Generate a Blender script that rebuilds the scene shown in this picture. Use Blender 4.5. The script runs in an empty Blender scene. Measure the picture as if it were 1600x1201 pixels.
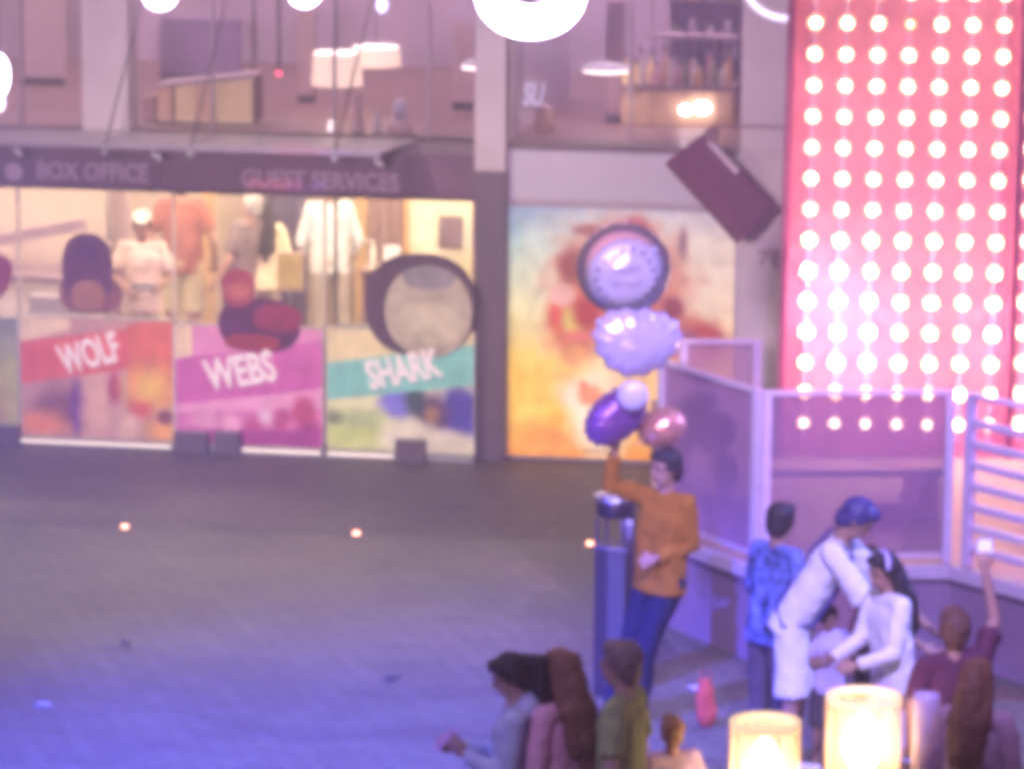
import bpy, bmesh, math, random
from mathutils import Vector, Matrix, noise
random.seed(7)
sc = bpy.context.scene
COL = sc.collection

# ------------------------------------------------------------------ camera
CAM_H, FPX, TILT, ROLL = 6.45, 6000.0, math.atan(0.192), math.radians(0.35)
fwd = Vector((0, math.cos(TILT), -math.sin(TILT)))
up0 = Vector((0, math.sin(TILT), math.cos(TILT)))
rt0 = Vector((1, 0, 0))
RT = rt0 * math.cos(ROLL) + up0 * math.sin(ROLL)
UP = up0 * math.cos(ROLL) - rt0 * math.sin(ROLL)
cam_d = bpy.data.cameras.new('camera')
cam = bpy.data.objects.new('camera', cam_d)
COL.objects.link(cam)
cam.matrix_world = Matrix(((RT.x, UP.x, -fwd.x, 0), (RT.y, UP.y, -fwd.y, 0), (RT.z, UP.z, -fwd.z, CAM_H), (0, 0, 0, 1)))
cam_d.sensor_width = 36
cam_d.lens = 36 * FPX / 1600
cam_d.clip_start = 0.1
cam_d.clip_end = 500
cam_d.dof.use_dof = True
cam_d.dof.focus_distance = 17.0
cam_d.dof.aperture_fstop = 5.0
sc.camera = cam

# ------------------------------------------------------------------ world, lamps, exposure
sc.view_settings.view_transform = 'Standard'
sc.view_settings.look = 'None'
sc.view_settings.exposure = 0.12
sc.view_settings.gamma = 1.0
sc.view_settings.use_curve_mapping = False
sc.render.engine = 'CYCLES'
sc.cycles.pixel_filter_type = 'BLACKMAN_HARRIS'
sc.cycles.filter_width = 7.4
sc.cycles.max_bounces = 6
sc.cycles.diffuse_bounces = 3
sc.cycles.glossy_bounces = 3
sc.cycles.transmission_bounces = 4
sc.cycles.transparent_max_bounces = 14
sc.cycles.volume_bounces = 0
sc.cycles.use_denoising = True
sc.cycles.sample_clamp_indirect = 6.0
sc.cycles.caustics_reflective = False
sc.cycles.caustics_refractive = False
try:
    sc.cycles.volume_step_rate = 4.0
except Exception:
    pass
world = bpy.data.worlds.new("World")
sc.world = world
world.use_nodes = True
WORLD_COL, WORLD_STR = (0.50, 0.26, 0.60), 0.36
bg = world.node_tree.nodes['Background']
bg.inputs['Color'].default_value = (*WORLD_COL, 1)
bg.inputs['Strength'].default_value = WORLD_STR

def aim(o, target):
    o.rotation_euler = (Vector(target) - o.location).to_track_quat('-Z', 'Y').to_euler()

def spot(name, loc, target, col, power, size_deg, blend=0.6, radius=0.12):
    l = bpy.data.lights.new(name, 'SPOT')
    l.energy = power; l.color = col; l.spot_size = math.radians(size_deg); l.spot_blend = blend
    l.shadow_soft_size = radius
    o = bpy.data.objects.new(name, l)
    COL.objects.link(o); o.location = loc; aim(o, target)
    return o
# event spotlights rigged above the terrace, out of frame: their blue and violet light falls on the plaza; the fills are added
spot('blue_stage_spot', (-7.0, 12.5, 8.6), (-1.6, 21.0, 0), (0.08, 0.09, 1.0), 96000, 29, 1.0)
spot('violet_stage_spot', (1.5, 11.5, 8.6), (2.9, 22.4, 1.2), (0.44, 0.36, 1.0), 14500, 32, 0.8)
spot('blue_side_spot', (8.6, 23.5, 7.6), (2.3, 21.8, 1.0), (0.22, 0.26, 1.0), 8000, 34, 0.8)
spot('pink_stage_spot', (8.4, 19.5, 7.9), (2.6, 25.3, 0.9), (1.0, 0.28, 0.72), 2600, 40, 0.9)
spot('front_row_fill', (-4.5, 9.0, 8.6), (-.1, 18.2, 1.2), (0.45, 0.42, 1.0), 2600, 17, 0.9)  # added fill for the front row, which the blue spot misses
spot('facade_fill', (-4.0, 1.5, 6.6), (-1.0, 30.0, 4.6), (1.0, 0.76, 0.90), 31000, 29, 1.0, .4)  # added fill from near the camera to brighten the facade
spot('plaza_fill', (-6.0, 21.5, 9.0), (-1.8, 28.2, 0.0), (1.0, 0.92, 0.60), 5200, 52, 1.0, .3)  # added fill from above to brighten the open ground

# ------------------------------------------------------------------ rays: pixel of the photograph -> place
def ray(px, py):
    return fwd * FPX + RT * (px - 800) - UP * (py - 600.5)
def at_y(px, py, Y):
    d = ray(px, py); t = Y / d.y
    return Vector((0, 0, CAM_H)) + d * t
def at_z(px, py, z):
    d = ray(px, py); t = (z - CAM_H) / d.z
    return Vector((0, 0, CAM_H)) + d * t
for nm_, px_, py_, c_, e_, d_ in (('red_patch_spot', 436, 276, (1.0, .10, .12), 14000, 1.5), ('blue_patch_spot', 482, 290, (.25, .2, 1.0), 9000, .7)):
    spot(nm_, (3.0, 12.0, 8.6), at_y(px_, py_, 30.6), c_, e_, d_, .7, .02)  # added narrow spots that put a red and a blue patch on the fascia
TH = math.radians(10.0)
F0 = at_z(370, 697, 0)
FX = Vector((math.cos(TH), -math.sin(TH), 0)); FY = Vector((math.sin(TH), math.cos(TH), 0))
def fac(px, py, depth=0.0):
    """shopfront coordinates: x along the front, y inwards, z up"""
    d = ray(px, py); o = Vector((0, 0, CAM_H)) - (F0 + FY * depth)
    t = -o.dot(FY) / d.dot(FY)
    p = Vector((0, 0, CAM_H)) + d * t
    q = p - F0
    return q.dot(FX), p.z
def fw(x, y, z=0.0):
    return F0 + FX * x + FY * y + Vector((0, 0, z))

# ------------------------------------------------------------------ materials
def lin(c):
    return tuple(((v / 255) / 12.92 if v / 255 <= 0.04045 else ((v / 255 + 0.055) / 1.055) ** 2.4) for v in c)
MATS = {}
def mat(name, col, rough=0.6, metal=0.0, emit=None, estr=0.0, var=0.12, scale=9.0, bump=0.0, bscale=60.0, spec=0.4, transp=0.0, coat=0.0, translucent=0.0):
    if name in MATS:
        return MATS[name]
    m = bpy.data.materials.new(name); m.use_nodes = True
    nt = m.node_tree; N = nt.nodes; L = nt.links
    b = N['Principled BSDF']; out = N['Material Output']
    tc = N.new('ShaderNodeTexCoord')
    nz = N.new('ShaderNodeTexNoise'); nz.inputs['Scale'].default_value = scale; nz.inputs['Detail'].default_value = 5
    L.new(tc.outputs['Object'], nz.inputs['Vector'])
    mr = N.new('ShaderNodeMapRange'); mr.inputs['To Min'].default_value = 1 - var; mr.inputs['To Max'].default_value = 1 + var
    mr.inputs['From Min'].default_value = 0.3; mr.inputs['From Max'].default_value = 0.7
    L.new(nz.outputs['Fac'], mr.inputs['Value'])
    mx = N.new('ShaderNodeVectorMath'); mx.operation = 'SCALE'
    mx.inputs[0].default_value = col[:3]
    L.new(mr.outputs['Result'], mx.inputs['Scale'])
    L.new(mx.outputs['Vector'], b.inputs['Base Color'])
    b.inputs['Roughness'].default_value = rough; b.inputs['Metallic'].default_value = metal
    b.inputs['Specular IOR Level'].default_value = spec
    b.inputs['Coat Weight'].default_value = coat
    if emit is not None:
        b.inputs['Emission Color'].default_value = (*emit[:3], 1); b.inputs['Emission Strength'].default_value = estr
    if bump:
        n2 = N.new('ShaderNodeTexNoise'); n2.inputs['Scale'].default_value = bscale; n2.inputs['Detail'].default_value = 6
        L.new(tc.outputs['Object'], n2.inputs['Vector'])
        bp = N.new('ShaderNodeBump'); bp.inputs['Strength'].default_value = bump; bp.inputs['Distance'].default_value = 0.02
        L.new(n2.outputs['Fac'], bp.inputs['Height']); L.new(bp.outputs['Normal'], b.inputs['Normal'])
    last = b.outputs['BSDF']
    if translucent:
        tl = N.new('ShaderNodeBsdfTranslucent'); L.new(mx.outputs['Vector'], tl.inputs['Color'])
        ms = N.new('ShaderNodeMixShader'); ms.inputs['Fac'].default_value = translucent
        L.new(last, ms.inputs[1]); L.new(tl.outputs[0], ms.inputs[2]); last = ms.outputs[0]
    if transp:
        tr = N.new('ShaderNodeBsdfTransparent')
        ms = N.new('ShaderNodeMixShader'); ms.inputs['Fac'].default_value = transp
        L.new(last, ms.inputs[1]); L.new(tr.outputs[0], ms.inputs[2]); last = ms.outputs[0]
    L.new(last, out.inputs['Surface'])
    MATS[name] = m
    return m

def print_mat(name, emit):
    """flat print whose colours sit in the colour attribute of the sheet"""
    m = bpy.data.materials.new(name); m.use_nodes = True
    nt = m.node_tree; N = nt.nodes; L = nt.links; b = N['Principled BSDF']
    a = N.new('ShaderNodeAttribute'); a.attribute_name = 'print'
    tc = N.new('ShaderNodeTexCoord'); nz = N.new('ShaderNodeTexNoise'); nz.inputs['Scale'].default_value = 7; nz.inputs['Detail'].default_value = 7
    L.new(tc.outputs['Object'], nz.inputs['Vector'])
    mr = N.new('ShaderNodeMapRange'); mr.inputs['From Min'].default_value = .3; mr.inputs['From Max'].default_value = .7
    mr.inputs['To Min'].default_value = .82; mr.inputs['To Max'].default_value = 1.15
    L.new(nz.outputs['Fac'], mr.inputs['Value'])
    v = N.new('ShaderNodeVectorMath'); v.operation = 'SCALE'
    L.new(a.outputs['Color'], v.inputs[0]); L.new(mr.outputs['Result'], v.inputs['Scale'])
    L.new(v.outputs['Vector'], b.inputs['Base Color']); b.inputs['Roughness'].default_value = .35
    L.new(v.outputs['Vector'], b.inputs['Emission Color']); b.inputs['Emission Strength'].default_value = emit
    return m

def emat(name, col, s):
    if name in MATS: return MATS[name]
    m = bpy.data.materials.new(name); m.use_nodes = True
    N = m.node_tree.nodes; L = m.node_tree.links
    b = N['Principled BSDF']
    b.inputs['Base Color'].default_value = (.8, .8, .8, 1)
    b.inputs['Emission Color'].default_value = (*col, 1); b.inputs['Emission Strength'].default_value = s
    MATS[name] = m
    return m

def glass(name, tint=(0.9, 0.92, 0.95), refl=0.10, haze=0.0):
    if name in MATS: return MATS[name]
    m = bpy.data.materials.new(name); m.use_nodes = True
    nt = m.node_tree; N = nt.nodes; L = nt.links; N.remove(N['Principled BSDF'])
    tr = N.new('ShaderNodeBsdfTransparent'); tr.inputs['Color'].default_value = (*tint, 1)
    gl = N.new('ShaderNodeBsdfGlossy'); gl.inputs['Roughness'].default_value = 0.06
    lw = N.new('ShaderNodeLayerWeight'); lw.inputs['Blend'].default_value = 0.25
    ad = N.new('ShaderNodeMath'); ad.operation = 'ADD'; ad.inputs[1].default_value = refl; ad.use_clamp = True
    L.new(lw.outputs['Fresnel'], ad.inputs[0])
    ms = N.new('ShaderNodeMixShader'); L.new(ad.outputs[0], ms.inputs['Fac'])
    L.new(tr.outputs[0], ms.inputs[1]); L.new(gl.outputs[0], ms.inputs[2])
    last = ms.outputs[0]
    if haze:
        df = N.new('ShaderNodeBsdfDiffuse'); df.inputs['Color'].default_value = (.75, .72, .8, 1)
        m2 = N.new('ShaderNodeMixShader'); m2.inputs['Fac'].default_value = haze
        L.new(last, m2.inputs[1]); L.new(df.outputs[0], m2.inputs[2]); last = m2.outputs[0]
    L.new(last, N['Material Output'].inputs['Surface'])
    MATS[name] = m
    return m

# ------------------------------------------------------------------ mesh helpers
class MB:
    def __init__(self): self.v = []; self.f = []
    def add(self, vs, fs):
        n = len(self.v); self.v += [Vector(p) for p in vs]; self.f += [tuple(i + n for i in q) for q in fs]; return self
    def box(self, x0, x1, y0, y1, z0, z1):
        return self.add([(x, y, z) for x in (x0, x1) for y in (y0, y1) for z in (z0, z1)],
                        [(0, 1, 3, 2), (4, 6, 7, 5), (0, 4, 5, 1), (2, 3, 7, 6), (0, 2, 6, 4), (1, 5, 7, 3)])
    def bar(self, a, b, w, h=None, upv=(0, 0, 1)):
        a = Vector(a); b = Vector(b); h = h or w; d = (b - a).normalized(); u = Vector(upv)
        if abs(d.dot(u)) > .95: u = Vector((1, 0, 0))
        s = d.cross(u).normalized(); t = s.cross(d)
        o = [s * (i * w / 2) + t * (j * h / 2) for i, j in ((-1, -1), (1, -1), (1, 1), (-1, 1))]
        return self.add([a + k for k in o] + [b + k for k in o], [(3, 2, 1, 0), (4, 5, 6, 7), (0, 1, 5, 4), (1, 2, 6, 5), (2, 3, 7, 6), (3, 0, 4, 7)])
    def tube(self, pts, r, n=8, closed=False, caps=True):
        pts = [Vector(p) for p in pts]; rs = r if isinstance(r, (list, tuple)) else [r] * len(pts)
        vs = []; m = len(pts)
        u = None
        for i, p in enumerate(pts):
            if closed: d = pts[(i + 1) % m] - pts[i - 1]
            else: d = pts[min(i + 1, m - 1)] - pts[max(i - 1, 0)]
            d.normalize()
            if u is None:
                u = Vector((0, 0, 1)) if abs(d.z) < .9 else Vector((1, 0, 0))
            u = (u - d * u.dot(d)).normalized(); w = d.cross(u)
            vs += [p + (u * math.cos(2 * math.pi * k / n) + w * math.sin(2 * math.pi * k / n)) * rs[i] for k in range(n)]
        fs = []
        for i in range(m if closed else m - 1):
            j = (i + 1) % m
            fs += [(i * n + k, i * n + (k + 1) % n, j * n + (k + 1) % n, j * n + k) for k in range(n)]
        if not closed and caps:
            fs += [tuple(reversed(range(n))), tuple(range((m - 1) * n, m * n))]
        return self.add(vs, fs)
    def lathe(self, prof, n=28, c=(0, 0, 0), capb=True, capt=True, fn=None):
        c = Vector(c); vs = []
        for (r, z) in prof:
            for k in range(n):
                a = 2 * math.pi * k / n
                rr, zz = (r, z) if fn is None else fn(r, z, a)
                vs.append(c + Vector((rr * math.cos(a), rr * math.sin(a), zz)))
        fs = [(i * n + k, i * n + (k + 1) % n, (i + 1) * n + (k + 1) % n, (i + 1) * n + k) for i in range(len(prof) - 1) for k in range(n)]
        if capb: fs.append(tuple(reversed(range(n))))
        if capt: fs.append(tuple(range((len(prof) - 1) * n, len(prof) * n)))
        return self.add(vs, fs)
    def ell(self, c, r, R=None, n=14, m=9):
        c = Vector(c); vs = []; fs = []
        R = R or Matrix.Identity(3)
        vs.append(c + R @ Vector((0, 0, r[2])))
        for i in range(1, m):
            t = math.pi * i / m
            for k in range(n):
                a = 2 * math.pi * k / n
                vs.append(c + R @ Vector((r[0] * math.sin(t) * math.cos(a), r[1] * math.sin(t) * math.sin(a), r[2] * math.cos(t))))
        vs.append(c + R @ Vector((0, 0, -r[2])))
        e = len(vs) - 1
        fs += [(0, 1 + k, 1 + (k + 1) % n) for k in range(n)]
        for i in range(m - 2):
            fs += [(1 + i * n + k, 1 + (i + 1) * n + k, 1 + (i + 1) * n + (k + 1) % n, 1 + i * n + (k + 1) % n) for k in range(n)]
        b = 1 + (m - 2) * n
        fs += [(e, b + (k + 1) % n, b + k) for k in range(n)]
        return self.add(vs, fs)
    def cap(self, a, b, ra, rb):
        a = Vector(a); b = Vector(b)
        if (b - a).length < 1e-4: return self.ell(a, (ra, ra, ra))
        self.tube([a, b], [ra, rb], 12)
        self.ell(a, (ra, ra, ra), n=12, m=8); self.ell(b, (rb, rb, rb), n=12, m=8)
        return self
    def poly(self, pts, y0, y1):
        """prism from an outline in x,z between two y"""
        n = len(pts)
        return self.add([(x, y0, z) for x, z in pts] + [(x, y1, z) for x, z in pts],
                        [tuple(range(n)), tuple(reversed(range(n, 2 * n)))] + [(i, i + n, (i + 1) % n + n, (i + 1) % n) for i in range(n)])
    def prism(self, pts, z0, z1):
        n = len(pts)
        return self.add([(p[0], p[1], z0) for p in pts] + [(p[0], p[1], z1) for p in pts],
                        [tuple(reversed(range(n))), tuple(range(n, 2 * n))] + [(i, (i + 1) % n, (i + 1) % n + n, i + n) for i in range(n)])
    def mesh(self, name, m, smooth=False):
        me = bpy.data.meshes.new(name)
        me.from_pydata([tuple(p) for p in self.v], [], self.f)
        bm = bmesh.new(); bm.from_mesh(me); bmesh.ops.recalc_face_normals(bm, faces=bm.faces); bm.to_mesh(me); bm.free()
        if m: me.materials.append(m)
        if smooth:
            for p in me.polygons: p.use_smooth = True
        me.update()
        return me
    def build(self, name, m, parent=None, smooth=False, bevel=0.0):
        o = bpy.data.objects.new(name, self.mesh(name, m, smooth)); COL.objects.link(o)
        if parent: o.parent = parent
        if bevel:
            b = o.modifiers.new('bevel', 'BEVEL'); b.width = bevel; b.segments = 2; b.limit_method = 'ANGLE'
        return o
    def organic(self, name, m, parent, voxel=.011, it=4, fold=0.0, fscale=.09):
        o = self.build(name, m, parent, True)
        r = o.modifiers.new('remesh', 'REMESH'); r.mode = 'VOXEL'; r.voxel_size = voxel; r.use_smooth_shade = True
        if fold:
            tx = bpy.data.textures.get('folds%d' % int(fscale * 1000)) or bpy.data.textures.new('folds%d' % int(fscale * 1000), 'CLOUDS')
            tx.noise_scale = fscale; tx.noise_depth = 2
            d = o.modifiers.new('folds', 'DISPLACE'); d.texture = tx; d.strength = fold; d.mid_level = .38; d.texture_coords = 'LOCAL'
        s = o.modifiers.new('smooth', 'SMOOTH'); s.iterations = it; s.factor = .5
        return o

def tag(o, label=None, cat=None, group=None, kind=None):
    if label: o['label'] = label
    if cat: o['category'] = cat
    if group: o['group'] = group
    if kind: o['kind'] = kind
    return o
def thing(name, label, cat, loc, rz=0.0, group=None):
    o = bpy.data.objects.new(name, None); COL.objects.link(o)
    o.empty_display_size = .1
    o.location = loc; o.rotation_euler = (0, 0, rz)
    return tag(o, label, cat, group)
def children(o): return [c for c in bpy.data.objects if c.parent == o]
def copy_tree(o, parent=None):
    c = o.copy(); COL.objects.link(c); c.parent = parent
    for ch in children(o): copy_tree(ch, c)
    return c
def fthing(name, label, cat, x, y, z, group=None):
    """a thing standing in the shopfront's own frame; children use offsets from its base"""
    o = thing(name, label, cat, fw(x, y, z), -TH, group)
    return o
def text(name, body, m, parent, loc, size, width=None, rot=(math.pi / 2, 0, 0), extr=.004, bold=0.0, shear=0.0, align='LEFT'):
    c = bpy.data.curves.new(name, 'FONT'); c.body = body; c.size = size; c.extrude = extr; c.offset = bold; c.shear = shear
    c.align_x = align; c.resolution_u = 3
    o = bpy.data.objects.new(name, c); COL.objects.link(o); o.parent = parent; o.location = loc; o.rotation_euler = rot
    c.materials.append(m)
    if width:
        bpy.context.view_layer.update()
        w = o.dimensions.x
        if w > 0: sx_ = width / w
    else: sx_ = 1
    bpy.context.view_layer.update()
    me = bpy.data.meshes.new_from_object(o.evaluated_get(bpy.context.evaluated_depsgraph_get()))
    bpy.data.objects.remove(o); bpy.data.curves.remove(c)
    o = bpy.data.objects.new(name, me); COL.objects.link(o); o.parent = parent; o.location = loc; o.rotation_euler = rot; o.scale = (sx_, 1, 1)
    if not me.materials: me.materials.append(m)
    return o

# ------------------------------------------------------------------ colours used more than once
m_pier = mat('painted_render', (.60, .50, .55), .75, var=.07, scale=3, bump=.15, bscale=30)
m_dark = mat('dark_frame', (.07, .05, .07), .45, var=.1)
m_steel = mat('brushed_steel', (.45, .44, .46), .35, .8, var=.1)
m_white = mat('white_paint', (.75, .74, .76), .5, var=.05)
m_purple = mat('purple_fascia', (.15, .07, .13), .5, var=.15, scale=2.5)
m_lav = mat('lavender_fascia', (.56, .50, .62), .6, var=.08, scale=2)
m_gl = glass('window_glass', (.93, .93, .95), .05)
m_glup = glass('upper_window_glass', (.86, .84, .9), .08)

# ------------------------------------------------------------------ ground
def ground_mat(name, c1, c2):
    m = bpy.data.materials.new(name); m.use_nodes = True
    nt = m.node_tree; N = nt.nodes; L = nt.links; b = N['Principled BSDF']
    tc = N.new('ShaderNodeTexCoord')
    n1 = N.new('ShaderNodeTexNoise'); n1.inputs['Scale'].default_value = .5; n1.inputs['Detail'].default_value = 8; n1.inputs['Roughness'].default_value = .7
    n2 = N.new('ShaderNodeTexNoise'); n2.inputs['Scale'].default_value = 60; n2.inputs['Detail'].default_value = 4
    mp = N.new('ShaderNodeMapping'); mp.inputs['Rotation'].default_value = (0, 0, .5)
    L.new(tc.outputs['Object'], mp.inputs['Vector']); L.new(tc.outputs['Object'], n1.inputs['Vector']); L.new(tc.outputs['Object'], n2.inputs['Vector'])
    bk = N.new('ShaderNodeTexBrick'); bk.inputs['Scale'].default_value = 1.0
    bk.inputs['Brick Width'].default_value = .22; bk.inputs['Row Height'].default_value = .11; bk.inputs['Mortar Size'].default_value = .009
    bk.inputs['Color1'].default_value = (.84, .84, .84, 1); bk.inputs['Color2'].default_value = (1.12, 1.10, 1.08, 1); bk.inputs['Mortar'].default_value = (.38, .38, .38, 1)
    L.new(mp.outputs['Vector'], bk.inputs['Vector'])
    mix = N.new('ShaderNodeMix'); mix.data_type = 'RGBA'
    mr = N.new('ShaderNodeMapRange'); mr.inputs['From Min'].default_value = .32; mr.inputs['From Max'].default_value = .68
    L.new(n1.outputs['Fac'], mr.inputs['Value']); L.new(mr.outputs['Result'], mix.inputs['Factor'])
    mix.inputs[6].default_value = (*c1, 1); mix.inputs[7].default_value = (*c2, 1)
    mu = N.new('ShaderNodeMix'); mu.data_type = 'RGBA'; mu.blend_type = 'MULTIPLY'; mu.inputs['Factor'].default_value = 1
    L.new(mix.outputs[2], mu.inputs[6]); L.new(bk.outputs['Color'], mu.inputs[7])
    m3 = N.new('ShaderNodeMapRange'); m3.inputs['From Min'].default_value = .3; m3.inputs['From Max'].default_value = .7
    m3.inputs['To Min'].default_value = .74; m3.inputs['To Max'].default_value = 1.26
    L.new(n2.outputs['Fac'], m3.inputs['Value'])
    vs = N.new('ShaderNodeVectorMath'); vs.operation = 'SCALE'
    L.new(mu.outputs[2], vs.inputs[0]); L.new(m3.outputs['Result'], vs.inputs['Scale'])
    L.new(vs.outputs['Vector'], b.inputs['Base Color']); b.inputs['Roughness'].default_value = .62
    bp = N.new('ShaderNodeBump'); bp.inputs['Strength'].default_value = .2; bp.inputs['Distance'].default_value = .01
    L.new(n2.outputs['Fac'], bp.inputs['Height']); L.new(bp.outputs['Normal'], b.inputs['Normal'])
    return m
g = MB(); g.add([(-120, -60, 0), (120, -60, 0), (120, 160, 0), (-120, 160, 0)], [(0, 1, 2, 3)])
tag(g.build('plaza_ground', ground_mat('paving', (.13, .122, .095), (.18, .17, .135))), kind='structure')
# darker walkway along the shopfront, 4 mm above
a0 = at_z(0, 817, 0); a1 = at_z(930, 842, 0)
dA = (a1 - a0).normalized()
q0 = a0 - dA * 12; q1 = a1 + dA * 12
g = MB(); z = .004
g.add([(q0.x, q0.y, z), (q1.x, q1.y, z), tuple(fw(14, -.02, z)), tuple(fw(-14, -.02, z))], [(0, 1, 2, 3)])
tag(g.build('walkway_paving', ground_mat('walkway', (.10, .085, .07), (.16, .14, .11))), kind='structure')
# recessed ground lights along the joint
m_gring = mat('ground_light_ring', (.4, .38, .38), .3, .9)
m_glow = emat('ground_light_lens_glow', (1.0, .36, .20), 13)
GL = thing('ground_light', 'small recessed orange ground light left of the middle one, on the paving joint', 'ground light', at_z(195, 825, .004), 0, 'recessed ground lights')
MB().lathe([(.05, 0), (.05, .008), (.026, .012), (.026, .004)], 20).build('ring', m_gring, GL, True)
MB().lathe([(.024, .004), (.024, .013), (.016, .02), (.004, .022)], 20).build('lens', m_glow, GL, True)
for (px, py, lb) in ((557, 835, 'brightest recessed orange ground light, in front of the window with the teal banner'), (922, 851, 'recessed orange ground light beside the litter bin')):
    c = copy_tree(GL); c.location = at_z(px, py, .004); c['label'] = lb

# ------------------------------------------------------------------ building
def X(px, py, d=0): return fac(px, py, d)[0]
def Z(px, py, d=0): return fac(px, py, d)[1]
xp0, xp1 = X(746, 500), X(794, 500)          # middle pier
xr0, xr1 = X(1155, 450), X(1232, 450)        # right pier
xl0, xl1 = X(130, 120), X(203, 120)          # upper left pier
z_fb = Z(370, 298)                           # underside of sign fascia
z_ft = Z(370, 214)                           # upper floor level
z_pt = Z(970, 316); z_pb = .03
ZTOP = 6.6
XL, XR = -9.0, 9.5
BD = thing('shopfront_building', 'pale two storey shopfront with lit upper windows over a box office', 'building', F0, -TH)
BD['kind'] = 'structure'
def part(mb, name, m, parent=BD, **k): return mb.build(name, m, parent, **k)
# middle pier: light upper half, dark clad lower half
part(MB().box(xp0, xp1, -.16, .25, Z(770, 268, -.16), ZTOP), 'pier', m_pier, bevel=.008)
part(MB().box(xp0 - .004, xp1 + .004, -.165, .25, 0, Z(770, 268, -.16) - .003), 'pier_cladding', mat('dark_cladding', (.13, .09, .13), .45, var=.15, scale=4, bump=.1), bevel=.006)
part(MB().box(xr0, xr1 + .5, -.12, .3, 0, ZTOP), 'pier', m_pier, bevel=.008)
part(MB().box(xl0, xl1, -.05, .25, z_ft + .02, ZTOP), 'pier', m_pier, bevel=.008)
part(MB().box(XL, XL + .4, -.1, .3, 0, ZTOP), 'pier', m_pier)
part(MB().box(xr1 + .5, XR, -.05, .3, 0, ZTOP), 'end_wall', m_pier)
# fascia carrying the signs, in panels
fx = [XL + .4, X(-330, 260), X(-60, 260), X(250, 260), X(372, 260), X(640, 260), xp0 - .004]
for i in range(len(fx) - 1):
    part(MB().box(fx[i] + .003, fx[i + 1] - .003, -.03, .22, z_fb, z_ft - .10), 'fascia_panel', m_purple, bevel=.005)
part(MB().box(XL + .4, xp0 - .004, -.06, 6.0, z_ft - .095, z_ft), 'floor_slab', mat('slab', (.2, .14, .18), .7))
part(MB().box(xp1 + .004, xr0 - .004, -.05, .22, z_pt, z_ft - .03), 'fascia_panel', m_lav, bevel=.006)
part(MB().box(xp1 + .004, xr0 - .004, -.07, 6.0, z_ft - .027, z_ft + .02), 'floor_slab', MATS['slab'])
part(MB().box(xp1 + .004, xr0 - .004, -.02, .22, 0, z_pt - .004), 'wall', m_pier)
# ground floor glazing
gx = [XL + .4, X(-420, 500), X(-150, 500), X(28, 500), X(270, 500), X(505, 500), xp0 - .006]
for i in range(len(gx) - 1):
    part(MB().box(gx[i] + .018, gx[i + 1] - .018, .05, .062, .06, z_fb - .03), 'glass_pane', m_gl)
mb = MB().box(-.008, .008, .03, .09, .0, z_fb - .004)
ml = mb.mesh('mullion', mat('mullion_metal', (.66, .58, .54), .4, .2))
for x in gx[1:-1]:
    o = bpy.data.objects.new('mullion', ml); COL.objects.link(o); o.parent = BD; o.location = (x, 0, 0)
part(MB().box(XL + .4, xp0 - .006, .02, .1, .0, .05), 'sill', m_dark)
part(MB().box(XL + .4, xp0 - .006, .02, .1, z_fb - .035, z_fb - .004), 'window_head', m_dark)
# thin door leaf stile in the third bay
part(MB().box(X(521, 400) - .012, X(521, 400) + .012, .075, .10, .05, z_fb - .04), 'door_stile', m_dark)
part(MB().box(X(521, 512), xp0 - .01, .075, .095, Z(600, 514), Z(600, 510)), 'door_rail', m_steel)
# upper glazing
ux = [XL + .4, X(-260, 100), X(-90, 100), X(30, 100), xl0, xl1, X(330, 100), X(520, 100), X(668, 100), xp0, xp1, X(985, 100), xr0]
for i in range(len(ux) - 1):
    if (ux[i], ux[i + 1]) in ((xl0, xl1), (xp0, xp1)): continue
    part(MB().box(ux[i] + .012, ux[i + 1] - .012, .05, .062, z_ft + .03, ZTOP - .1), 'upper_glass_pane', m_glup)
mu = MB().box(-.010, .010, .03, .09, z_ft + .022, ZTOP - .05).mesh('upper_mullion', mat('upper_mullion_metal', (.30, .22, .30), .5, .2))
for x in (ux[1], ux[2], ux[3], ux[6], ux[7], ux[8], ux[11]):
    o = bpy.data.objects.new('upper_mullion', mu); COL.objects.link(o); o.parent = BD; o.location = (x, 0, 0)
part(MB().box(XL, XR, -.1, 6.3, ZTOP, ZTOP + .3), 'roof', m_pier)
# interior shells
m_iw = mat('warm_plaster', (.62, .5, .42), .8, var=.08, scale=1.5)
m_iw2 = mat('mauve_plaster', (.47, .36, .42), .8, var=.2, scale=1.2)
m_if = mat('interior_floor', (.32, .27, .25), .4, var=.1)
part(MB().box(XL, xp1 + .5, 4.8, 4.95, 0, z_ft - .1), 'interior_wall', m_iw)
part(MB().box(XL, xp1 + .5, .12, 4.8, .0, .03), 'interior_floor', m_if)
part(MB().box(XL, xp1 + .5, .24, 4.8, z_fb + .62, z_fb + .66), 'interior_ceiling', m_white) if z_fb + .66 < z_ft - .1 else None
part(MB().box(xp1 + .35, xp1 + .5, .26, 4.8, .03, z_ft - .1), 'interior_wall', m_iw)
part(MB().box(XL, XR, 5.2, 5.35, z_ft, ZTOP), 'upper_interior_wall', m_iw2)
part(MB().box(XL, XR, .12, 5.2, z_ft + .022, z_ft + .03), 'upper_interior_floor', mat('timber_floor', (.22, .13, .11), .45, var=.2))
part(MB().box(xp1 - .1, xp1 - .02, .3, 3.2, z_ft + .03, ZTOP), 'upper_partition', m_iw2)
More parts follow.
